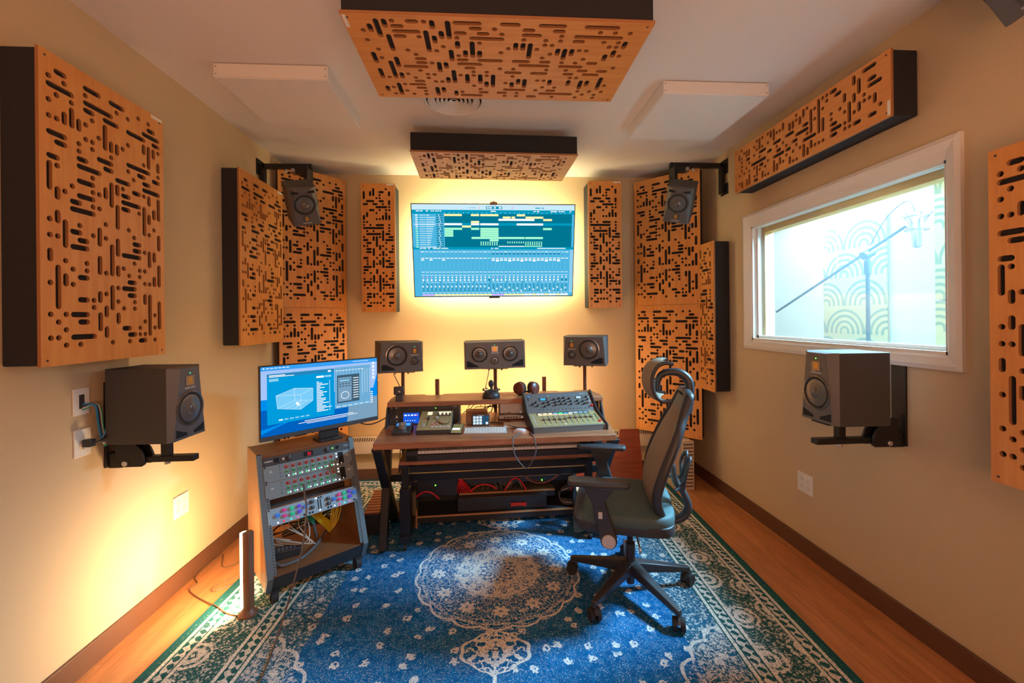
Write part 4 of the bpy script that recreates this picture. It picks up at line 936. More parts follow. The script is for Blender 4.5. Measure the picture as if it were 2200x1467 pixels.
for k in range(9): mb.box(-.224, -.214, .05+k*.019, .058+k*.019, .002, .004, M_grey)
for k in range(6): mb.box(.212, .222, .09+k*.018, .098+k*.018, .002, .004, M_hole)
mb.build('buttons', cs)
mb = MB(Ma); mb.lathe([(.001, .002), (.010, .002), (.009, .012), (.001, .013)], (.218, .06, 0), M_red, 16, 'z'); sub(mb.build('knob', cs), 'small red knob')
kn = [(-.20, .12), (-.175, .15), (-.165, .10), (-.12, .135), (-.115, .085), (-.085, .15), (-.083, .11), (-.04, .185), (-.035, .14), (-.035, .10), (.0, .20), (.0, .155), (.005, .112), (.035, .205), (.037, .158), (.04, .112), (.075, .19), (.08, .147), (.08, .105),
      (.13, .15), (.135, .11), (.17, .14), (.175, .10), (.205, .205), (.21, .165)]
for x, y in kn:
    mb = MB(Mb_ @ Matrix.Translation((x, y, .003))); mb.lathe([(.001, 0), (.0085, 0), (.0075, .016), (.001, .0165)], (0, 0, 0), M_black, 14, 'z'); mb.build('knob', cs)
mb = MB(Mb_ @ Matrix.Translation((.212, .118, .003))); mb.lathe([(.001, 0), (.013, 0), (.012, .02), (.001, .021)], (0, 0, 0), M_silver, 18, 'z'); sub(mb.build('knob', cs), 'chrome knob')
mb = MB(Mb_ @ Matrix.Translation((.226, .07, .003))); mb.lathe([(.001, 0), (.010, 0), (.009, .016), (.001, .017)], (0, 0, 0), M_red, 18, 'z'); sub(mb.build('knob', cs), 'red and white knob')
mb = MB(Mb_); mb.box(-.143, -.087, .178, .222, .003, .005, M_hole); mb.box(-.135, -.097, .183, .217, .005, .0056, sc_bg); mb.box(.125, .175, .188, .228, .003, .005, M_hole); mb.box(.131, .168, .193, .223, .005, .0056, sc_top); mb.build('small_display', cs, ang=0)
mb = MB(Mb_)
for k in range(26): mb.box(-.155+k*.0135, -.150+k*.0135, .252, .256, .003, .0045, E_w if k == 6 else (E_b if k % 3 else M_grey))
mb.box(-.222, -.208, .245, .256, .003, .0045, E_b)
for k in range(7): mb.box(-.16+k*.055, -.152+k*.055, .04, .046, .003, .005, M_hole); mb.box(-.135+k*.055, -.127+k*.055, .04, .046, .003, .005, M_hole)
for k in range(5): mb.box(.222, .228, .15+k*.016, .157+k*.016, .003, .005, M_grey); mb.box(-.225, -.218, .19+k*.012, .196+k*.012, .003, .005, M_hole)
mb.build('indicator_row', cs, ang=0)
mb2 = MB(Mb_); vs_, fs_ = textmesh('CONSOLE 1', .009); mb2.add([(p[0]+.19, p[1]+.268, .0036) for p in vs_], fs_, M_white); vs_, fs_ = textmesh('FADER', .007); mb2.add([(p[0]+.2, p[1]+.006, .0036) for p in vs_], fs_, M_white); mb2.build('lettering', cs, ang=0)
# cord from the desk looping down over the keyboard
tag(MB().tube([DP(.115, .40, .765), DP(.09, .30, .766), DP(.13, .24, .768), DP(.19, .17, .768), DP(.12, .06, .767), DP(.085, -.012, .75), DP(.10, -.03, .66), DP(.155, -.02, .585), DP(.17, .0, .575), DP(.19, -.02, .60), DP(.225, -.03, .68), DP(.222, -.012, .752), DP(.215, .06, .766), DP(.20, .12, .766)], .0035, M_gcab, 6).build('looped_cable'), 'dark cord looping over the front edge of the desk by the mouse', 'cable')

# ------------------------------------------------------------ keyboard stand and stage piano
st = thing('keyboard_stand', 'low walnut stand on castors pushed under the desk, carrying the stage piano', 'keyboard stand', M=DM)
MB().box(-.625, .665, .145, .46, .575, .598, M_walnut).build('stand_top', st, bevel=.002)
MB().box(-.57, .61, .20, .24, .505, .548, M_blackm).build('front_crossbar', st, bevel=.002)
for x in (-.60, .63):
    mb = MB(); mb.box(x-.03, x+.03, .16, .45, .54, .575, M_blackm); mb.box(x-.022, x+.022, .21, .26, .30, .56, M_blackm); mb.box(x-.032, x+.032, .20, .27, .085, .40, M_blackm); mb.box(x-.032, x+.032, .18, .478, .06, .10, M_blackm); mb.build('stand_leg', st, bevel=.003)
    for y in (.20, .45):
        mb = MB(); mb.cyl((x-.01, y, RZ+.022), (x+.01, y, RZ+.022), .022, M_rub, seg=18); mb.box(x-.012, x+.012, y-.004, y+.004, .03, .06, M_silver); mb.build('castor', st)
pn = thing('stage_piano', 'black stage piano with a long row of white keys under the desktop', 'piano', M=D(.02, .135, .599))
mb = MB(); mb.ext([(0, 0), (.26, 0), (.26, .085), (.15, .085), (.148, .045), (.012, .045), (0, .04)], -.60, .64, M_black, 'x'); mb.box(-.60, -.525, 0, .26, 0, .068, M_black); mb.box(.615, .64, 0, .26, 0, .068, M_black); mb.build('piano_body', pn, bevel=.004)
mb = MB(); kw = 1.14/52
for k in range(52): mb.box(-.525+k*kw, -.525+(k+1)*kw-.0014, .004, .148, .046, .064, M_keyw)
sub(mb.build('white_keys', pn), 'row of white piano keys')
mb = MB()
for k in range(51):
    if (k+5) % 7 in (0, 1, 3, 4, 5): mb.box(-.525+(k+1)*kw-.0055, -.525+(k+1)*kw+.0055, .055, .148, .064, .074, M_black)
mb.build('black_keys', pn)

# ------------------------------------------------------------ low equipment rack and cables under the desk
lr = thing('low_equipment_rack', 'low black open rack with bare wood shelf edges on the rug under the desk', 'equipment rack', M=DM)
M_edge = mat('raw_wood_edge', (.55, .26, .10), .6)
for x in (-.60, .597): MB().box(x-.012, x+.012, .49, .74, .02, .43, M_black).build('side_panel', lr)
MB().box(-.588, .585, .735, .742, .02, .30, M_black).build('dark_backing', lr)  # black sheet added so the space behind the shelves stays dark
for z, x0, x1, y0 in ((.315, -.588, .585, .55), (.195, -.26, .46, .56), (.075, -.588, .585, .49)):
    mb = MB(); mb.box(x0, x1, y0, y0+.006, z, z+.012, M_edge); mb.box(x0, x1, y0+.006, .73, z, z+.012, M_black); mb.box(x0, x1, y0+.004, y0+.018, z-.040, z, M_black); mb.build('shelf_board', lr)
for x0, x1, z0, z1, lab, lx in ((-.56, -.27, .2, .40, 'black device with two green lights on the left of the low rack', -.43), (.27, .47, .33, .42, 'black device with green lights on the right of the low rack', .36)):
    t = thing('network_device', lab, 'network device', M=D((x0+x1)/2, .545, z0+.003))
    w_ = (x1-x0)/2; mb = MB(); mb.box(-w_, w_, 0, .16, 0, z1-z0-.003, M_black); mb.build('case', t, bevel=.003)
    for zz in (.30, .35): led(t, lx-(x0+x1)/2, min(zz-z0, z1-z0-.02)-(.02 if zz == .30 else 0), E_lg, .0055)
t = thing('drawer_unit', 'flat black equipment drawer at the bottom of the low rack', 'drawer unit', M=D(.06, .52, .088))
MB().box(-.33, .33, 0, .2, 0, .10, M_black).build('drawer_body', t, bevel=.004)
rnd = random.Random(11)
def wiggle(p0, p1, n, amp, sag=0, up=0):
    out = []
    for i in range(n+1):
        u = i/n; f = math.sin(PI*u)
        out.append(tuple(DP(p0[0]+(p1[0]-p0[0])*u+rnd.uniform(-amp, amp)*f, p0[1]+(p1[1]-p0[1])*u+rnd.uniform(-amp, amp)*.5*f, max(.02, p0[2]+(p1[2]-p0[2])*u-sag*4*u*(1-u)+rnd.uniform(-amp, amp)*f))))
    return out
def cable(name, pts, r, m, label, group=None): return tag(MB().tube(pts, r, m, 6, 4).build(name), label, 'cable', group)
for i in range(7):   # fan of red leads
    cable('patch_lead', [DP(-.255+i*.002, .53, .325), DP(-.265+i*.010, .535, .28), DP(-.27+i*.016, .545, .235), DP(-.262+i*.018, .56, .212)], .0045, M_red, 'thin red patch lead in the hanging fan beside the left green-lit device', 'red leads hanging in a fan')
for a, b_, c_, lab in (((-.62, .50, .15), (-.40, .50, .20), -.08, 'thick red cable arching in front of the lower left of the low rack'), ((-.18, .55, .22), (.02, .55, .23), -.045, 'red cable arch on the middle shelf, left of centre'), ((.08, .55, .215), (.24, .55, .215), -.09, 'tall red cable loop on the middle shelf')):
    cable('red_cable', [DP(a[0]+(b_[0]-a[0])*u, a[1], a[2]+(b_[2]-a[2])*u-c_*4*u*(1-u)) for u in (0, .2, .4, .6, .8, 1)], .006, M_red, lab)
for k, (z, x0, x1) in enumerate(((.345, -.24, .24), (.215, -.2, .26))):
    for i in range(13):
        m = [M_bcab, M_wcab, M_cab, M_gcab, M_bcab, M_grn if k == 0 else M_bcab][i % 6]
        xx = rnd.uniform(x0, x1); x2 = min(max(xx+rnd.uniform(-.14, .14), x0), x1)
        cable('signal_cable', wiggle((xx, .60, z), (x2, .60, z+.0), 5, .025, -(.05 if k else .11)), .0035, m, ('thin cable standing in a loop on the upper shelf of the low rack' if k == 0 else 'brown and grey cable piled on the middle shelf of the low rack'), ('loops on the upper rack shelf' if k == 0 else 'cables piled on the middle rack shelf'))
for i in range(4):
    cable('blue_cable', [DP(.165+i*.012, .58, .33), DP(.167+i*.013, .575, .38), DP(.166+i*.012, .58, .44)], .004, M_blu, 'short upright blue cable on the upper rack shelf', 'upright blue cables')
cable('sagging_cable', wiggle((.16, .50, .40), (.60, .50, .46), 6, .004, .14), .004, M_bcab, 'long brown cable sagging in front of the right green-lit device')
cable('sagging_cable', wiggle((.20, .48, .36), (.56, .49, .46), 6, .004, .12), .004, mat('cable_rose', (.40, .12, .09), .5), 'rose cable sagging below the brown one in front of the right device')
for i in range(7):
    a0 = rnd.uniform(0, 3)
    cable('coiled_cable', [DP(.56+.07*math.cos(a0+a), .55+rnd.uniform(-.02, .02), .16+(.035+.012*i*.5)*math.sin(a0+a)) for a in [v*.7 for v in range(9)]], .0035, [M_gcab, M_gcab, M_bcab, M_wcab][i % 4], 'grey cable coiled at the right end of the low rack', 'coiled cables at the right of the low rack')
for dx in (0, .02): cable('red_cable', [DP(.57+dx, .50, .22), DP(.60+dx, .49, .28), DP(.635+dx, .50, .33)], .006, M_red, 'short red cable leaning at the right end of the low rack', 'short red cables at the right of the rack')
for k in range(4): cable('red_tie', [DP(.12, .512, .115+k*.007), DP(.18, .510, .118+k*.006), DP(.235, .512, .112+k*.007)], .003, M_red, 'red cord bundle on the front of the bottom drawer', 'red cords on the bottom drawer')
for i in range(9):
    xx = -.715+i*.014
    cable('hanging_cable', wiggle((xx, .64, .72), (xx+rnd.uniform(-.03, .05), .66+rnd.uniform(-.03, .03), .05), 8, .032), .0035, M_cab if i % 3 else M_bcab, 'thin dark cable hanging down behind the left desk leg', 'cables hanging behind the left desk leg')
for i in range(10):
    cable('floor_cable', wiggle((-.73, .62, .03), (-.62, .60+.02*i, .03+.006*i), 6, .05), .004, [M_bcab, M_cab, M_red][i % 3] if i % 5 == 0 else M_bcab, 'dark cable heaped on the rug behind the left desk leg', 'cables heaped behind the left desk leg')
t = thing('cardboard_box', 'olive brown cardboard box standing by the left stand leg', 'box', M=D(-.60, .49, RZ, 0))
MB().box(-.035, .035, 0, .14, 0, .25, M_card).build('carton', t); MB().box(.036, .044, -.02, .03, .0, .13, M_edge).build('loose_flap', t)
t = thing('slatted_crate', 'low wooden crate with dark slats beside the left desk leg', 'crate', M=D(-.86, .42, RZ, 2))
MB().box(-.05, .05, 0, .42, 0, .14, M_black).build('crate_body', t, bevel=.003)
mb = MB()
for k in range(9): mb.box(-.052, .052, .005+k*.046, .038+k*.046, .14, .152, M_walnut)
mb.build('slatted_lid', t)

# ------------------------------------------------------------ rack cart
RM = Matrix.Translation((-.99, 2.47, 0)) @ Matrix.Rotation(rad(39.5), 4, 'Z')
rc = thing('rack_cart', 'sloping rack cart on castors with steel edged front, left of the desk', 'rack cart', M=RM)
prof = [(-.10, .165), (-.055, .075), (.36, .075), (.36, .755), (.117, .755)]
for s in (-1, 1):
    mb = MB(); mb.ext(prof, *sorted((s*.245, s*.263)), M_cart, 'x'); mb.build('side_panel', rc, bevel=.002)
    mb = MB(); mb.ext([(-.104, .165), (-.058, .072), (-.045, .082), (-.082, .17), (.135, .755), (.115, .755)], *sorted((s*.240, s*.268)), M_steel, 'x'); mb.build('steel_edge', rc)
mb = MB(); mb.box(-.245, .245, .125, .36, .737, .752, M_cart); mb.build('top_board', rc)
mb = MB(); mb.box(-.245, .245, .105, .135, .715, .737, M_cart); mb.build('front_lip', rc)
mb = MB(); mb.box(-.245, .245, -.085, .36, .155, .167, M_cart); mb.build('bottom_board', rc)
mb = MB(); mb.ext([(-.098, .16), (-.058, .078), (-.045, .078), (-.085, .16)], -.245, .245, M_black, 'x'); mb.build('front_plinth', rc)
for x, y in ((-.225, -.05), (.225, -.05), (-.235, .32), (.235, .32)):
    mb = MB(); mb.cyl((x-.016, y+.006, RZ+.033), (x+.016, y+.006, RZ+.033), .033, M_rub, seg=22); mb.box(x-.021, x+.021, y-.02, y+.03, .066, .080, M_black); mb.box(x-.022, x-.018, y-.012, y+.02, .03, .07, M_black); mb.build('castor', rc)
RF = RM @ Matrix.Translation((0, -.10, .167)) @ Matrix.Rotation(rad(-20.3), 4, 'X')
mb = MB(RM.inverted() @ RF)
for s in (-1, 1):
    mb.box(*sorted((s*.222, s*.243)), .0, .003, .01, .605, M_steel)
    for k in range(30): mb.cyl((s*.232, -.0008, .02+k*.0148), (s*.232, .001, .02+k*.0148), .0028, M_hole, seg=6)
mb.build('rack_rails', rc)
def unit(name, label, cat, z, h, m, d=.12):
    t = thing(name, label, cat, M=RF @ Matrix.Translation((0, -.006, z)))
    mb = MB(); mb.box(-.241, .241, 0, .004, .0008, h-.0008, m); mb.box(-.215, .215, .004, d, .003, h-.003, M_black)
    for x in (-.233, .233):
        for zz in (.007, h-.007): mb.cyl((x, -.002, zz), (x, 0, zz), .0045, M_blackm, seg=10)
    mb.build('rack_body', t, bevel=.0006); return t
def knob(t, x, z, r, m, h=.012, cap=None):
    mb = MB(); mb.lathe([(r, 0), (r*.9, -h), (.0005, -h-.0006)], (x, 0, z), m, 16)
    if cap: mb.lathe([(r*1.5, -.0004), (r*1.45, -.0012), (r*1.02, -.0012)], (x, 0, z), cap, 16)
    mb.rect(x-.0007, z, x+.0007, z+r*.85, -h-.0009, M_white); mb.build('knob', t)
t = unit('power_conditioner', 'black rack power unit with red number display, topmost in the rack cart', 'rack unit', .560, .0445, M_rackb)
knob(t, -.105, .022, .016, M_black); knob(t, .105, .022, .014, M_black); led(t, .135, .024, E_lg, .004)
mb = MB(); mb.box(.155, .172, -.003, 0, .014, .034, M_hole); mb.box(-.185, -.160, -.002, 0, .008, .036, M_hole); mb.cyl((-.14, -.010, .022), (-.14, 0, .022), .007, M_silver); mb.build('socket', t)
mb = MB(); mb.box(-.028, .022, -.002, 0, .010, .036, M_hole); 
mb.text('21', .002, .014, .022, -.0028, E_r); sub(mb.build('number_display', t, ang=0), 'red lit display reading 21')
mb = MB(); mb.text('FURMAN', -.212, .020, .010, -.0006, M_white); mb.text('P-1800', .215, .022, .008, -.0006, M_white); mb.build('lettering', t, ang=0)
for nm, z, lab in (('a', .471, 'upper of two grey units with red ringed knobs and lit squares in the cart'), ('b', .382, 'lower of two grey units with red ringed knobs and lit squares in the cart')):
    t = unit('preamplifier', lab, 'rack unit', z, .089, M_rackf)
    for k in range(8):
        x = -.125+k*.0355
        knob(t, x, .066, .0068, M_ring, .009, M_red if (k or nm == 'b') else M_red); knob(t, x, .040, .0068, M_ring, .009, M_gring)
    mb = MB()
    for k in range(8):
        x = -.125+k*.0355
        mb.rect(x-.009, .012, x-.002, .020, -.0012, E_g if (k or nm == 'b') else M_hole); mb.rect(x+.003, .012, x+.010, .020, -.0012, E_w)
        mb.rect(x+.0165, .004, x+.0172, .084, -.0006, M_hole)
    for zz, m in ((.075, E_w), (.058, E_w), (.042, M_hole), (.012, E_w)): mb.rect(.148, zz-.004, .156, zz+.004, -.0012, m)
    for zz in (.02, .038, .056, .074): mb.rect(-.163, zz-.002, -.158, zz+.002, -.0012, M_hole)
    sub(mb.build('lit_buttons', t, ang=0), 'green and white lit squares')
    mb = MB(); mb.box(.162, .192, -.001, 0, .012, .080, M_hole); mb.add([(.172, -.0014, .014), (.180, -.0014, .014), (.176, -.0014, .021)], [(0, 1, 2)], E_cream); mb.build('meter_window', t, ang=0)
    mb = MB(); mb.text('SSL', -.205, .052, .011, -.0006, M_plate); mb.text('PURE\nDRIVE', .214, .058, .007, -.0006, M_plate); mb.build('lettering', t, ang=0)
t = thing('recessed_shelf', 'dark recessed gap shelf between the grey units and the blue channel strip', 'rack shelf', M=RF @ Matrix.Translation((0, .03, .337)))
MB().box(-.222, .222, 0, .10, .001, .006, mat('recess_tray', (.10, .06, .05), .5)).build('tray', t); MB().box(-.222, .222, .09, .10, .006, .043, mat('recess_back', (.07, .045, .04), .5)).build('back_plate', t)
t = unit('channel_strip', 'pale blue two-channel strip with glowing coloured knobs, lowest unit in the rack cart', 'rack unit', .246, .089, M_strip)
cols = {'b': (.02, .25, 1), 'p': (.9, .05, .35), 'g': (.0, .75, .42), 'v': (.16, .08, 1), 'k': None}
gm = {k: (mat('knob_glow_'+n, tuple(c*.4 for c in v), .3, 0, v, .3)) for k, n, v in (('b', 'blue', cols['b']), ('p', 'pink', cols['p']), ('g', 'green', cols['g']), ('v', 'violet', cols['v']))}
for x, z, k, r in ((-.195, .050, 'b', .012), (-.160, .068, 'p', .010), (-.160, .038, 'p', .010), (-.122, .066, 'g', .011), (-.122, .038, 'g', .011), (-.085, .066, 'v', .010), (-.085, .038, 'v', .011), (-.052, .055, 'b', .011), (-.018, .068, 'k', .011), (-.018, .038, 'k', .011),
    (.072, .060, 'k', .011), (.072, .034, 'k', .011), (.105, .050, 'b', .011), (.135, .066, 'p', .010), (.135, .040, 'p', .010), (.166, .066, 'g', .011), (.166, .040, 'g', .010), (.196, .068, 'v', .010), (.196, .040, 'v', .011), (.224, .056, 'b', .012)):
    knob(t, x, z, r, gm.get(k, M_black), .014)
mb = MB()
for x, m in ((-.195, E_w), (-.165, E_r), (-.13, E_cy), (-.095, E_p), (.104, E_w), (.132, E_r), (.163, E_cy), (.194, E_p)): mb.rect(x-.004, .008, x+.004, .016, -.0012, m)
for x in (-.062, -.034, -.018, .068, .084, .22): mb.rect(x-.005, .007, x+.005, .017, -.0012, M_hole)
mb.rect(.014, .018, .019, .072, -.001, M_hole); mb.rect(.027, .018, .032, .072, -.001, M_hole); mb.rect(.018, .008, .027, .016, -.0012, E_w)
for x in (.008, .022, .036): mb.rect(x-.005, .076, x+.004, .084, -.0012, E_w if x < .01 else M_hole)
mb.build('lit_buttons', t, ang=0)
mb = MB(); mb.text('CURVE', -.06, .080, .006, -.0006, M_white); mb.build('lettering', t, ang=0)
# cables inside the cart
def RP(x, y, z): return tuple(RM @ Vector((x, y, z)))
for i in range(6):
    cable('yellow_cable', [RP(-.04+i*.025, .22, .36-.01*(i % 2)), RP(.02+i*.014, .16, .33-.006*i), RP(.08+i*.009, .13+.006*(i % 2), .26), RP(.13, .14, .19)], .005, M_yel, 'yellow cable curving down inside the rack cart', 'yellow cables inside the rack cart')
for i in range(5):
    cable('yellow_cable', [RP(.225-i*.004, .26, .40), RP(.215-i*.013, .18+.008*(i % 2), .32), RP(.18-i*.010, .15+.006*(i % 3), .24), RP(.13, .145, .19)], .005, M_yel, 'yellow cable curving down inside the rack cart', 'yellow cables inside the rack cart')
for i in range(5):
    cable('green_cable', [RP(-.02+i*.015, .2, .36), RP(.01+i*.008, .15, .31), RP(.035, .14, .27)], .005, M_grn, 'green cable joined into a grey trunk inside the rack cart', 'green cables inside the rack cart')
cable('grey_trunk_cable', [RP(.035, .14, .275), RP(.045, .135, .22), RP(.055, .14, .178)], .008, M_gcab, 'thick grey trunk cable below the green leads in the rack cart')
cable('grey_trunk_cable', [RP(-.22, .02, .20), RP(-.18, -.03, .18), RP(-.08, -.02, .178), RP(.0, .04, .178), RP(.07, .12, .178), RP(.16, .22, .20)], .008, M_gcab, 'thick grey trunk cable looping across the cart floor')
for i in range(4):
    cable('white_cable', [RP(-.2+i*.03, .20-.04*i, .22+.03*(i % 2)), RP(-.1-.03*i, .10+i*.02, .20+.02*i), RP(-.03+i*.01, .06-.02*i, .22), RP(-.0-.05*i, .10+.02*i, .27+.02*i), RP(.0-.03*i, .2, .35-.05*(i % 2))], .0028, M_wcab, 'thin white cable looping inside the rack cart', 'white cables inside the rack cart')
for i in range(9):
    cable('black_cable', [RP(rnd.uniform(-.22, .0), .25, .20+rnd.uniform(0, .1)), RP(rnd.uniform(-.15, .1), .18, .20+rnd.uniform(0, .12)), RP(rnd.uniform(-.05, .2), .22, .24), RP(.2, .30, .2+.02*i)], .0045, M_cab if i % 2 else M_bcab, 'dark cable tangled at the back of the rack cart', 'dark cables in the rack cart')
for i in range(4):
    cable('silver_lead', [RP(.205+.008*i, .24, .40), RP(.212+.008*i, .22, .30), RP(.218+.006*i, .23, .21)], .003, M_gcab, 'straight grey lead hanging at the right inside the rack cart', 'straight leads in the rack cart')
t = thing('power_strip', 'black power adapter block lying on the floor of the rack cart', 'power strip', M=RM @ Matrix.Translation((-.14, .05, .168)) @ Matrix.Rotation(rad(-12), 4, 'Z'))
MB().box(-.08, .08, 0, .07, 0, .045, M_black).build('block', t, bevel=.004)
mb = MB()
for k in range(6): mb.box(-.06+k*.02, -.05+k*.02, .012, .05, .045, .0456, M_gcab)
mb.build('label_marks', t, ang=0)
cable('long_front_cable', [(-.985, 2.315, .62), (-.955, 2.25, .60), (-.925, 2.20, .53), (-.93, 2.16, .36), (-.965, 2.10, .16), (-.985, 2.02, .03), (-.965, 1.90, .014), (-.945, 1.78, .014), (-.94, 1.60, .014)], .0042, mat('cable_taupe', (.10, .065, .045), .5), 'long dark cable from the rack cart trailing over the rug to the bottom')

# ------------------------------------------------------------ monitor on the cart
MM = Matrix.Translation((-1.0, 2.655, .822)) @ Matrix.Rotation(rad(43), 4, 'Z')
mo = thing('computer_monitor', 'wide computer monitor showing a blue room diagram, standing on the rack cart', 'monitor', M=MM)
MW, MH = .715, .425
mb = MB(); mb.box(-MW/2, MW/2, 0, .022, 0, MH, M_black); mb.box(-MW/2+.002, MW/2-.002, -.0012, 0, .002, .024, mat('monitor_chin', (.07, .08, .085), .4)); mb.build('monitor_body', mo, bevel=.002)
b0 = .755-.822
mb = MB(); mb.box(-.02, .10, .03, .055, b0+.01, .2, M_black); mb.box(-.02, .10, .022, .03, .12, .25, M_black); mb.build('neck', mo, bevel=.003)
MB().box(-.03, .11, -.005, .12, b0-.002, b0+.010, M_black).build('foot', mo, bevel=.003)
mb = MB(); mb.text('SAMSUNG', .0, .009, .007, -.0018, M_gcab); mb.build('lettering', mo, ang=0)
mb = MB()
def R2(x0, y0, x1, y1, m, l=1):
    f = lambda x: -MW/2+.006+x/1000*(MW-.012); g = lambda y: .026+(1-y/1000)*(MH-.032); mb.rect(f(x0), g(y1), f(x1), g(y0), -.0008-.0003*l, m)
def L2(x0, y0, x1, y1, m, l=1, w_=.0012):
    f = lambda x: -MW/2+.006+x/1000*(MW-.012); g = lambda y: .026+(1-y/1000)*(MH-.032)
    a = Vector((f(x0), g(y0))); b = Vector((f(x1), g(y1))); n = (b-a).normalized(); n = Vector((-n.y, n.x))*w_/2; y = -.0008-.0003*l
    mb.add([(a.x+n.x, y, a.y+n.y), (a.x-n.x, y, a.y-n.y), (b.x-n.x, y, b.y-n.y), (b.x+n.x, y, b.y+n.y)], [(0, 1, 2, 3)], m)
def P2(pts, m, l=1):
    f = lambda x: -MW/2+.006+x/1000*(MW-.012); g = lambda y: .026+(1-y/1000)*(MH-.032); mb.add([(f(a), -.0008-.0003*l, g(b)) for a, b in pts], [tuple(range(len(pts)))], m)
q_deep = emis('desk_deep_blue', (.0, .12, .52), 1); q_mid = emis('desk_mid_blue', (.0, .27, .85), 1); q_sky = emis('desk_lilac', (.38, .56, .95), 1); q_win = emis('window_azure', (.0, .33, .72), 1)
q_win2 = emis('window_teal', (.02, .24, .50), 1); q_mix = emis('mixer_blue', (.16, .42, .68), 1); q_box = emis('room_cyan', (.20, .62, .95), 1); q_grey = emis('plugin_steel', (.20, .36, .52), 1); q_dk = emis('plugin_dark', (.05, .11, .17), 1)
R2(0, 0, 1000, 1000, q_mid, 0); R2(0, 0, 1000, 60, emis('menu_blue', (.04, .35, .9), 1), .5); P2([(0, 60), (1000, 60), (1000, 260), (960, 500), (930, 500), (40, 470), (0, 470)], q_sky, .5)
P2([(0, 620), (250, 640), (300, 700), (200, 830), (0, 900)], q_deep, .5); P2([(300, 780), (500, 720), (700, 760), (1000, 690), (1000, 1000), (0, 1000), (0, 960)], q_deep, .4)
P2([(720, 700), (1000, 640), (1000, 1000), (700, 1000)], q_grey, .45)
R2(45, 110, 585, 840, q_win, 1); R2(45, 110, 585, 165, q_win2, 1.5); R2(590, 100, 930, 760, q_mix, 1)
for pts in (((110, 430), (250, 350), (400, 380), (300, 460)), ((110, 430), (300, 460), (300, 680), (120, 620)), ((300, 460), (400, 380), (400, 570), (300, 680))): P2(pts, q_box, 2)
for a in ((110, 430, 250, 350), (250, 350, 400, 380), (400, 380, 300, 460), (300, 460, 110, 430), (110, 430, 120, 620), (300, 460, 300, 680), (400, 380, 400, 570), (120, 620, 300, 680), (300, 680, 400, 570), (120, 620, 255, 530), (255, 530, 400, 570), (250, 350, 255, 530), (180, 640, 310, 545), (240, 660, 355, 558)): L2(*a, sc_wh, 3)
R2(262, 560, 280, 590, sc_wh, 4); R2(268, 585, 290, 615, sc_wh, 4)
for k in range(20): R2(432, 290+k*24, 450+(k*7 % 5)*(9+k % 3*5)+k*2, 302+k*24, sc_wh, 3); R2(540, 290+k*24, 548, 302+k*24, sc_top, 3)
R2(430, 205, 495, 235, sc_wh, 3); R2(502, 205, 560, 235, sc_lb, 3); R2(60, 180, 130, 220, sc_lb, 2); R2(60, 128, 180, 140, sc_wh, 3); R2(60, 148, 250, 158, sc_wh, 3); R2(530, 130, 556, 158, sc_wh, 3)
for k in range(6): R2(130+k*42, 780, 160+k*42, 800, sc_wh if k == 0 else sc_lb, 3)
for k in range(9): R2(598+k*30, 150, 620+k*30, 160, sc_wh, 2); R2(608+k*30, 170, 612+k*30, 600, sc_lb, 2)
R2(610, 230, 820, 680, q_dk, 3); R2(620, 270, 745, 655, q_grey, 4); R2(628, 300, 735, 345, q_dk, 5); R2(632, 308, 728, 336, sc_lb, 6)
for r_ in range(2):
    for c_ in range(4): R2(630+c_*28, 365+r_*38, 648+c_*28, 383+r_*38, q_dk, 5)
for k in range(9): R2(760, 290+k*40, 812, 302+k*40, sc_wh, 5)
P2([(683+38*math.cos(a*PI/10), 560+62*math.sin(a*PI/10)) for a in range(20)], sc_wh, 5); P2([(683+33*math.cos(a*PI/10), 560+54*math.sin(a*PI/10)) for a in range(20)], q_grey, 6)
for k in range(4): L2(850+k*24, 160, 850+k*24, 560, sc_wh, 3, .0016)
for k in range(6): R2(600+k*55, 728, 640+k*55, 738, sc_wh, 3)
R2(330, 860, 760, 870, sc_wh, 3); R2(280, 885, 800, 893, sc_wh, 3); R2(350, 905, 700, 912, sc_wh, 3)
for k in range(5): R2(950, 60+k*62, 972, 92+k*62, sc_wh, 3); R2(948, 100+k*62, 976, 108+k*62, sc_top, 3)
for k in range(6): R2(930, 560+k*35, 955, 575+k*35, sc_wh, 3)
R2(15, 18, 28, 34, sc_wh, 2)
for k in range(6): R2(40+k*30, 22, 62+k*30, 32, sc_wh, 2)
for k in range(12): R2(760+k*13, 22, 768+k*13, 32, sc_wh, 2)
mb.build('screen', mo, ang=0)
cable('monitor_cable', [tuple(MM @ Vector((.20, .045, .02))), (-.80, 2.86, .80), (-.72, 2.90, .815), (-.64, 2.95, .87), DP(-.75, .48, .90)], .004, M_cab, 'black cable running from the monitor across to the desk')

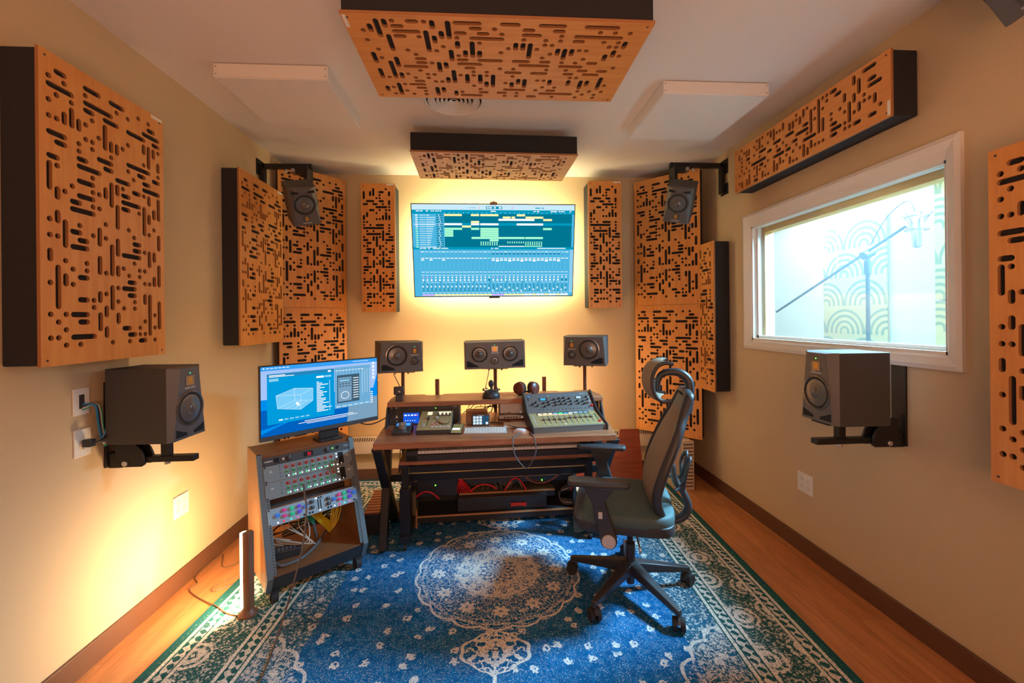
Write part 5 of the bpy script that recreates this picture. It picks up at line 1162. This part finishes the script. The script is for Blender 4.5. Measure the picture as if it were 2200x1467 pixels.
# ------------------------------------------------------------ office chair
CM = Matrix.Translation((.775, 2.25, RZ)) @ Matrix.Rotation(rad(-107), 4, 'Z')
ch = thing('office_chair', 'dark mesh office chair with headrest and teal-grey seat in front of the desk', 'office chair', M=CM)
mb = MB(); mb.cyl((0, 0, .10), (0, 0, .165), .032, M_chair, seg=24); mb.cyl((0, 0, .04), (0, 0, .10), .021, M_black, seg=20); mb.build('hub', ch, bevel=.002)
for k in range(5):
    a = rad(148+107+72*k); c, s = math.cos(a), math.sin(a)
    A_ = Matrix.Rotation(a, 4, 'Z'); mb = MB(A_)
    mb.add([(.015, -.032, .165), (.015, .032, .165), (.345, .014, .098), (.345, -.014, .098), (.015, -.028, .105), (.015, .028, .105), (.345, .012, .070), (.345, -.012, .070)], [(0, 3, 2, 1), (4, 5, 6, 7), (0, 1, 5, 4), (1, 2, 6, 5), (2, 3, 7, 6), (3, 0, 4, 7)], M_chair)
    mb.build('base_arm', ch, bevel=.006)
    w_ = rad([10, 60, -40, 30, 80][k]); mb = MB(A_ @ Matrix.Translation((.335, 0, 0)) @ Matrix.Rotation(w_, 4, 'Z'))
    mb.cyl((0, 0, .05), (0, 0, .075), .008, M_silver, seg=12)
    pr = [(.0+.036*math.cos(t_), .033+.036*math.sin(t_)) for t_ in [rad(v) for v in range(20, 200, 20)]]
    mb.ext([(p[0], p[1]) for p in pr], -.008, .008, M_black)
    co = mb.build('castor', ch, bevel=.001)
    mb = MB(A_ @ Matrix.Translation((.335, 0, 0)) @ Matrix.Rotation(w_, 4, 'Z'))
    for s_ in (-1, 1): mb.cyl((0, s_*.009, .031), (0, s_*.028, .031), .031, M_rub, seg=22)
    o = mb.build('wheel', co, bevel=.002)
mb = MB(); mb.cyl((0, 0, .16), (0, 0, .26), .026, M_black, seg=20); mb.cyl((0, 0, .26), (0, 0, .40), .016, M_blackm, seg=20); mb.build('gas_column', ch)
mb = MB(); mb.ext([(-.13, .385), (.13, .36), (.20, .38), (.20, .42), (-.20, .43)], -.13, .13, M_chair, 'x'); mb.build('seat_mechanism', ch, bevel=.012)
mb = MB(); mb.tube([(.10, .03, .39), (.17, .03, .37), (.22, .04, .345), (.22, .04, .32)], .005, M_silver, 6); mb.build('tilt_lever', ch)
mb = MB(); ellipsoid(mb, (0, -.04, .445), .262, .255, .035, M_chair, 40, 12, .35)
mb.build('seat_pan', ch)
mb = MB(); ellipsoid(mb, (0, -.04, .483), .262, .258, .048, M_seat, 48, 18, .45)
nv = []
for x, y, z in mb.v:
    f = max(0, -.12-y); z2 = z-f*f*3.2
    if z > .48: z2 -= .020*max(0, 1-(x/.2)**2)*max(0, 1-((y-.05)/.2)**2)
    nv.append((x, y, z2))
mb.v = nv; mb.build('seat_cushion', ch, ang=60)
# back: side rails, mesh and spine (local y grows backwards)
def bp_(t):   # profile of the backrest, t 0 bottom .. 1 top
    P = [(.145, .505), (.118, .600), (.135, .700), (.185, .830), (.240, .960), (.290, 1.085)]
    x = t*(len(P)-1); i = min(int(x), len(P)-2); u = x-i; a, b, c, d = P[max(i-1, 0)], P[i], P[i+1], P[min(i+2, len(P)-1)]
    return tuple(.5*((2*b[k])+(c[k]-a[k])*u+(2*a[k]-5*b[k]+4*c[k]-d[k])*u*u+(3*b[k]-a[k]-3*c[k]+d[k])*u**3) for k in (0, 1))
def bw(t): return .185+.080*math.sin(PI*min(1, t*1.15+.02))**.8-(.06*max(0, t-.72)/.28)
mb = MB(); vs = []; NT, NX = 26, 16
for j in range(NT+1):
    t_ = j/NT; y, z = bp_(t_)
    for i in range(NX+1):
        u = i/NX*2-1; vs.append((u*bw(t_), y-.048*(1-u*u)*(1.0 if t_ < .6 else 1.0-(t_-.6)), z))
mb.add(vs, [(j*(NX+1)+i, j*(NX+1)+i+1, (j+1)*(NX+1)+i+1, (j+1)*(NX+1)+i) for j in range(NT) for i in range(NX)], M_mesh)
o = mb.build('mesh_back', ch, ang=60); so = o.modifiers.new('solid', 'SOLIDIFY'); so.thickness = .005
mb = MB(); pts = []
for j in range(13): y, z = bp_(j/12); pts.append((bw(j/12), y, z))
for i in range(1, 8): y, z = bp_(1); u = 1-i/4; pts.append((u*bw(1), y+.002, z+.012*(1-u*u)))
for j in range(12, -1, -1): y, z = bp_(j/12); pts.append((-bw(j/12), y, z))
for i in range(1, 8): y, z = bp_(0); u = -1+i/4; pts.append((u*bw(0), y, z-.02*(1-u*u)))
pts.append(pts[0])
mb.tube(pts, .024, M_chair, 10, 3, flat=.75); mb.build('back_frame', ch, ang=60)
mb = MB(); mb.tube([(0, .10, .395), (0, .20, .40), (0, .275, .43), (0, .30, .49), (0, .275, .56), (0, .235, .62), (0, .225, .70)], .03, M_chair, 10, 4, rs=[.032, .034, .034, .032, .03, .03, .02], flat=.6); mb.build('back_spine', ch, ang=60)
for s in (-1, 1):
    mb = MB(); mb.tube([(s*.03, .27, .57), (s*.06, .275, .64), (s*.09, .28, .70), (s*.07, .30, .755), (s*.03, .30, .75), (s*.015, .285, .69), (s*.05, .265, .62), (s*.10, .22, .60)], .0085, M_chair, 8, 4); mb.build('lumbar_loop', ch, ang=60)
mb = MB(); mb.tube([(0, .300, .98), (0, .312, 1.08), (0, .305, 1.155), (0, .255, 1.195), (0, .185, 1.19), (0, .155, 1.155), (0, .150, 1.09)], .02, M_chair, 10, 4, rs=[.024, .024, .024, .022, .018, .016, .014]); mb.build('headrest_arm', ch, ang=60)
mb = MB(); HP = [(.180, 1.250), (.140, 1.256), (.102, 1.236), (.080, 1.19), (.078, 1.14), (.092, 1.09), (.125, 1.060), (.170, 1.064)]
vs = []; 
for j, (y, z) in enumerate(HP):
    for i in range(13):
        u = i/6-1; wd = .125*(1-.10*abs(j-3.5)/3.5); vs.append((u*wd, y+.035*u*u, z))
mb.add(vs, [(j*13+i, j*13+i+1, (j+1)*13+i+1, (j+1)*13+i) for j in range(len(HP)-1) for i in range(12)], M_mesh)
o = mb.build('headrest_pad', ch, ang=60); so = o.modifiers.new('solid', 'SOLIDIFY'); so.thickness = .012; o.modifiers.new('sub', 'SUBSURF').render_levels = 1
for s in (-1, 1):
    mb = MB(); mb.tube([(s*.125, y+.036, z) for y, z in HP], .010, M_chair, 8, 4); mb.build('headrest_rim', ch, ang=60)
for s in (-1, 1):
    ar = MB(); vs = [(-.048, -.15), (-.03, -.165), (.03, -.165), (.048, -.15), (.050, .0), (.036, .12), (.02, .13), (-.02, .13), (-.036, .12), (-.050, .0)]
    M2 = Matrix.Translation((s*.295, -.14, .672)); ar.M = M2; ar.ext(vs, 0, .026, M_chair, 'z'); ar.build('arm_pad', ch, bevel=.009)
    mb = MB(); mb.add([(s*.295+a, y, z) for z, l in ((.420, ((-.020, -.15), (.020, -.15), (.020, -.07), (-.020, -.07))), (.60, ((-.018, -.195), (.018, -.195), (.018, -.125), (-.018, -.125))), (.672, ((-.03, -.23), (.03, -.23), (.03, -.08), (-.03, -.08)))) for a, y in l],
        [(0, 3, 2, 1), (0, 1, 5, 4), (1, 2, 6, 5), (2, 3, 7, 6), (3, 0, 4, 7), (4, 5, 9, 8), (5, 6, 10, 9), (6, 7, 11, 10), (7, 4, 8, 11), (8, 9, 10, 11)], M_chair); mb.build('arm_post', ch, bevel=.008)
    x0, x1 = sorted((s*.315, s*.325)); mb = MB(); mb.cyl((x0, -.11, .415), (x1, -.11, .415), .033, M_grey, seg=28); sub(mb.build('pivot_cap', ch, bevel=.002), 'light grey round cap')
    x0, x1 = sorted((s*.27, s*.315)); mb = MB(); mb.cyl((x0, -.11, .415), (x1, -.11, .415), .040, M_chair, seg=28); mb.box(*sorted((s*.10, s*.28)), -.14, -.08, .395, .43, M_chair); mb.build('arm_bracket', ch, bevel=.003)
    x0, x1 = sorted((s*.313, s*.319)); mb = MB(); mb.box(x0, x1, -.158, -.138, .52, .553, M_grey); mb.build('height_button', ch, bevel=.002)

# ------------------------------------------------------------ wall plates, leaning board, wall cables
def plate(name, label, x, y, z, w_, h_, s, kind):
    """on a side wall; s=+1 left wall (faces +x), s=-1 right wall"""
    t = thing(name, label, 'wall plate', M=Matrix.Translation((x, y, z)) @ Matrix.Rotation(rad(90*s), 4, 'Z'))
    MB().box(-w_/2, w_/2, -.006, 0, -h_/2, h_/2, M_plate).build('cover', t, bevel=.002)
    def socket(cx, cz):
        mb = MB(); mb.lathe([(.016, -.006), (.0155, -.0085), (.0005, -.0085)], (cx, 0, cz), M_plate, 24); mb.rect(cx-.007, cz-.001, cx-.005, cz+.008, -.0088, M_slot); mb.rect(cx+.005, cz-.001, cx+.007, cz+.007, -.0088, M_slot); mb.rect(cx-.002, cz-.009, cx+.002, cz-.005, -.0088, M_slot); mb.build('socket', t, ang=0)
    if kind == 4:
        for a in (-.024, .024):
            for b in (-.021, .021): socket(a, b)
    elif kind == 1: socket(0, -.018)
    elif kind == 0:
        mb = MB(); mb.box(-.012, .012, -.0065, -.0055, -.03, .03, M_slot); mb.build('cable_opening', t)
    else:
        mb = MB(); mb.box(-.012, .012, -.008, -.005, -.012, .012, M_slot); mb.build('socket', t)
    return t
plate('quad_outlet_plate', 'white wall plate with four sockets low on the left wall, brightly lit', WL, 2.489, .460, .118, .121, 1, 4)
plate('quad_outlet_plate', 'white wall plate with four sockets low on the right wall', WR, 2.507, .448, .125, .123, -1, 4)
plate('cable_plate', 'white wall plate with a cable opening beside the left wall speaker', WL, 1.908, 1.162, .074, .114, 1, 0)
plate('single_outlet_plate', 'white wall plate with one socket below the cable plate on the left wall', WL, 1.912, .985, .076, .118, 1, 1)
plate('small_dark_plate', 'small dark wall plate behind the speaker under the booth window', WR, 1.905, 1.213, .05, .05, -1, 9)
for i, (m, lab) in enumerate(((M_blu, 'blue cable from the wall plate to the left wall speaker'), (M_cab, 'black cable from the wall plate to the left wall speaker'), (M_gcab, 'grey cable from the wall plate to the left wall speaker'), (M_wcab, 'pale cable from the wall plate to the left wall speaker'), (M_grn, 'green cable from the wall plate to the left wall speaker'))):
    cable('wall_cable', [(-1.733, 1.91, 1.15-.006*i), (-1.70, 1.93+.004*i, 1.14), (-1.705, 1.95+.006*i, 1.06-.01*i), (-1.70, 1.96+.005*i, .99-.01*i), (-1.695, 1.98+.01*i, 1.03+.02*i), (-1.692, 2.02, 1.08+.02*i)], .004, m, lab)
t = thing('power_plug', 'black plug in the single socket on the left wall', 'plug', (-1.728, 1.912, .985))
MB().box(0, .035, -.014, .014, -.018, .014, M_black).build('plug_body', t, bevel=.003)
cable('plug_cable', [(-1.695, 1.912, .984), (-1.68, 1.93, .985), (-1.685, 1.97, 1.0), (-1.69, 2.01, 1.02)], .004, M_cab, 'short black cord from the plug to the left wall speaker')
cable('floor_cable', [(-1.24, 2.19, .014), (-1.33, 2.22, .014), (-1.42, 2.28, .014), (-1.50, 2.33, .006), (-1.60, 2.39, .006), (-1.67, 2.45, .006), (-1.66, 2.50, .006), (-1.715, 2.57, .006), (-1.72, 2.72, .006), (-1.70, 2.80, .006), (-1.62, 2.66, .006), (-1.56, 2.68, .006), (-1.50, 2.78, .006)], .003, M_bcab, 'thin brown cord wandering over the floor from the light bar to the left baseboard')
cable('floor_cable', [(-1.40, 2.60, .014), (-1.48, 2.54, .006), (-1.54, 2.46, .006), (-1.52, 2.42, .006), (-1.44, 2.50, .006), (-1.40, 2.58, .014)], .0028, M_bcab, 'thin brown cord loop on the floor beside the light bar')
for x, y, z0, z1, lab in ((-.72, 3.30, 1.08, .93, 'thin black cord hanging from the left front speaker'), (.02, 3.34, 1.09, .80, 'thin black cord hanging from the centre front speaker')):
    cable('speaker_cable', [(x, y, z0), (x+(.03 if x < -.1 else -.03), y+.02, (z0+z1)/2), (x+(.07 if x < -.1 else -.07), y+.01, z1)], .003, M_cab, lab)
for i in range(8):
    cable('shelf_cable', wiggle((-.22+i*.03, .64, .78), (-.10+i*.03, .66, .86), 5, .05, -.02), .003, M_cab, 'thin black cable tangled behind the lit key pad under the shelf', 'cables tangled under the shelf')
cable('shelf_cable', [DP(-.03, .40, .765), DP(.0, .38, .768), DP(.05, .36, .768), DP(.09, .40, .768), DP(.115, .40, .765)], .0035, M_cab, 'black cable lying on the desktop by the small computer')
cable('high_cable', [(1.54, 3.26, 2.35), (1.66, 3.40, 2.33), (1.80, 3.55, 2.28)], .004, M_blu, 'blue cable behind the right hanging speaker')
cable('high_cable', [(-1.42, 3.24, 2.36), (-1.50, 3.36, 2.42), (-1.60, 3.52, 2.40)], .006, M_cab, 'black cable behind the left hanging speaker')
lb = MB(Matrix.Translation((0, 3.70, 0)) @ Matrix.Rotation(rad(-9), 4, 'X')); lb.ext([(.84, .0), (1.41, .0), (1.395, .47), (1.215, .47), (1.205, .40), (1.14, .385), (.84, .385)], 0, .02, M_cherry)
tag(lb.build('leaning_board', bevel=.002), 'reddish wooden board with a notched corner leaning on the back heater', 'board').location = (0, 0, RZ)
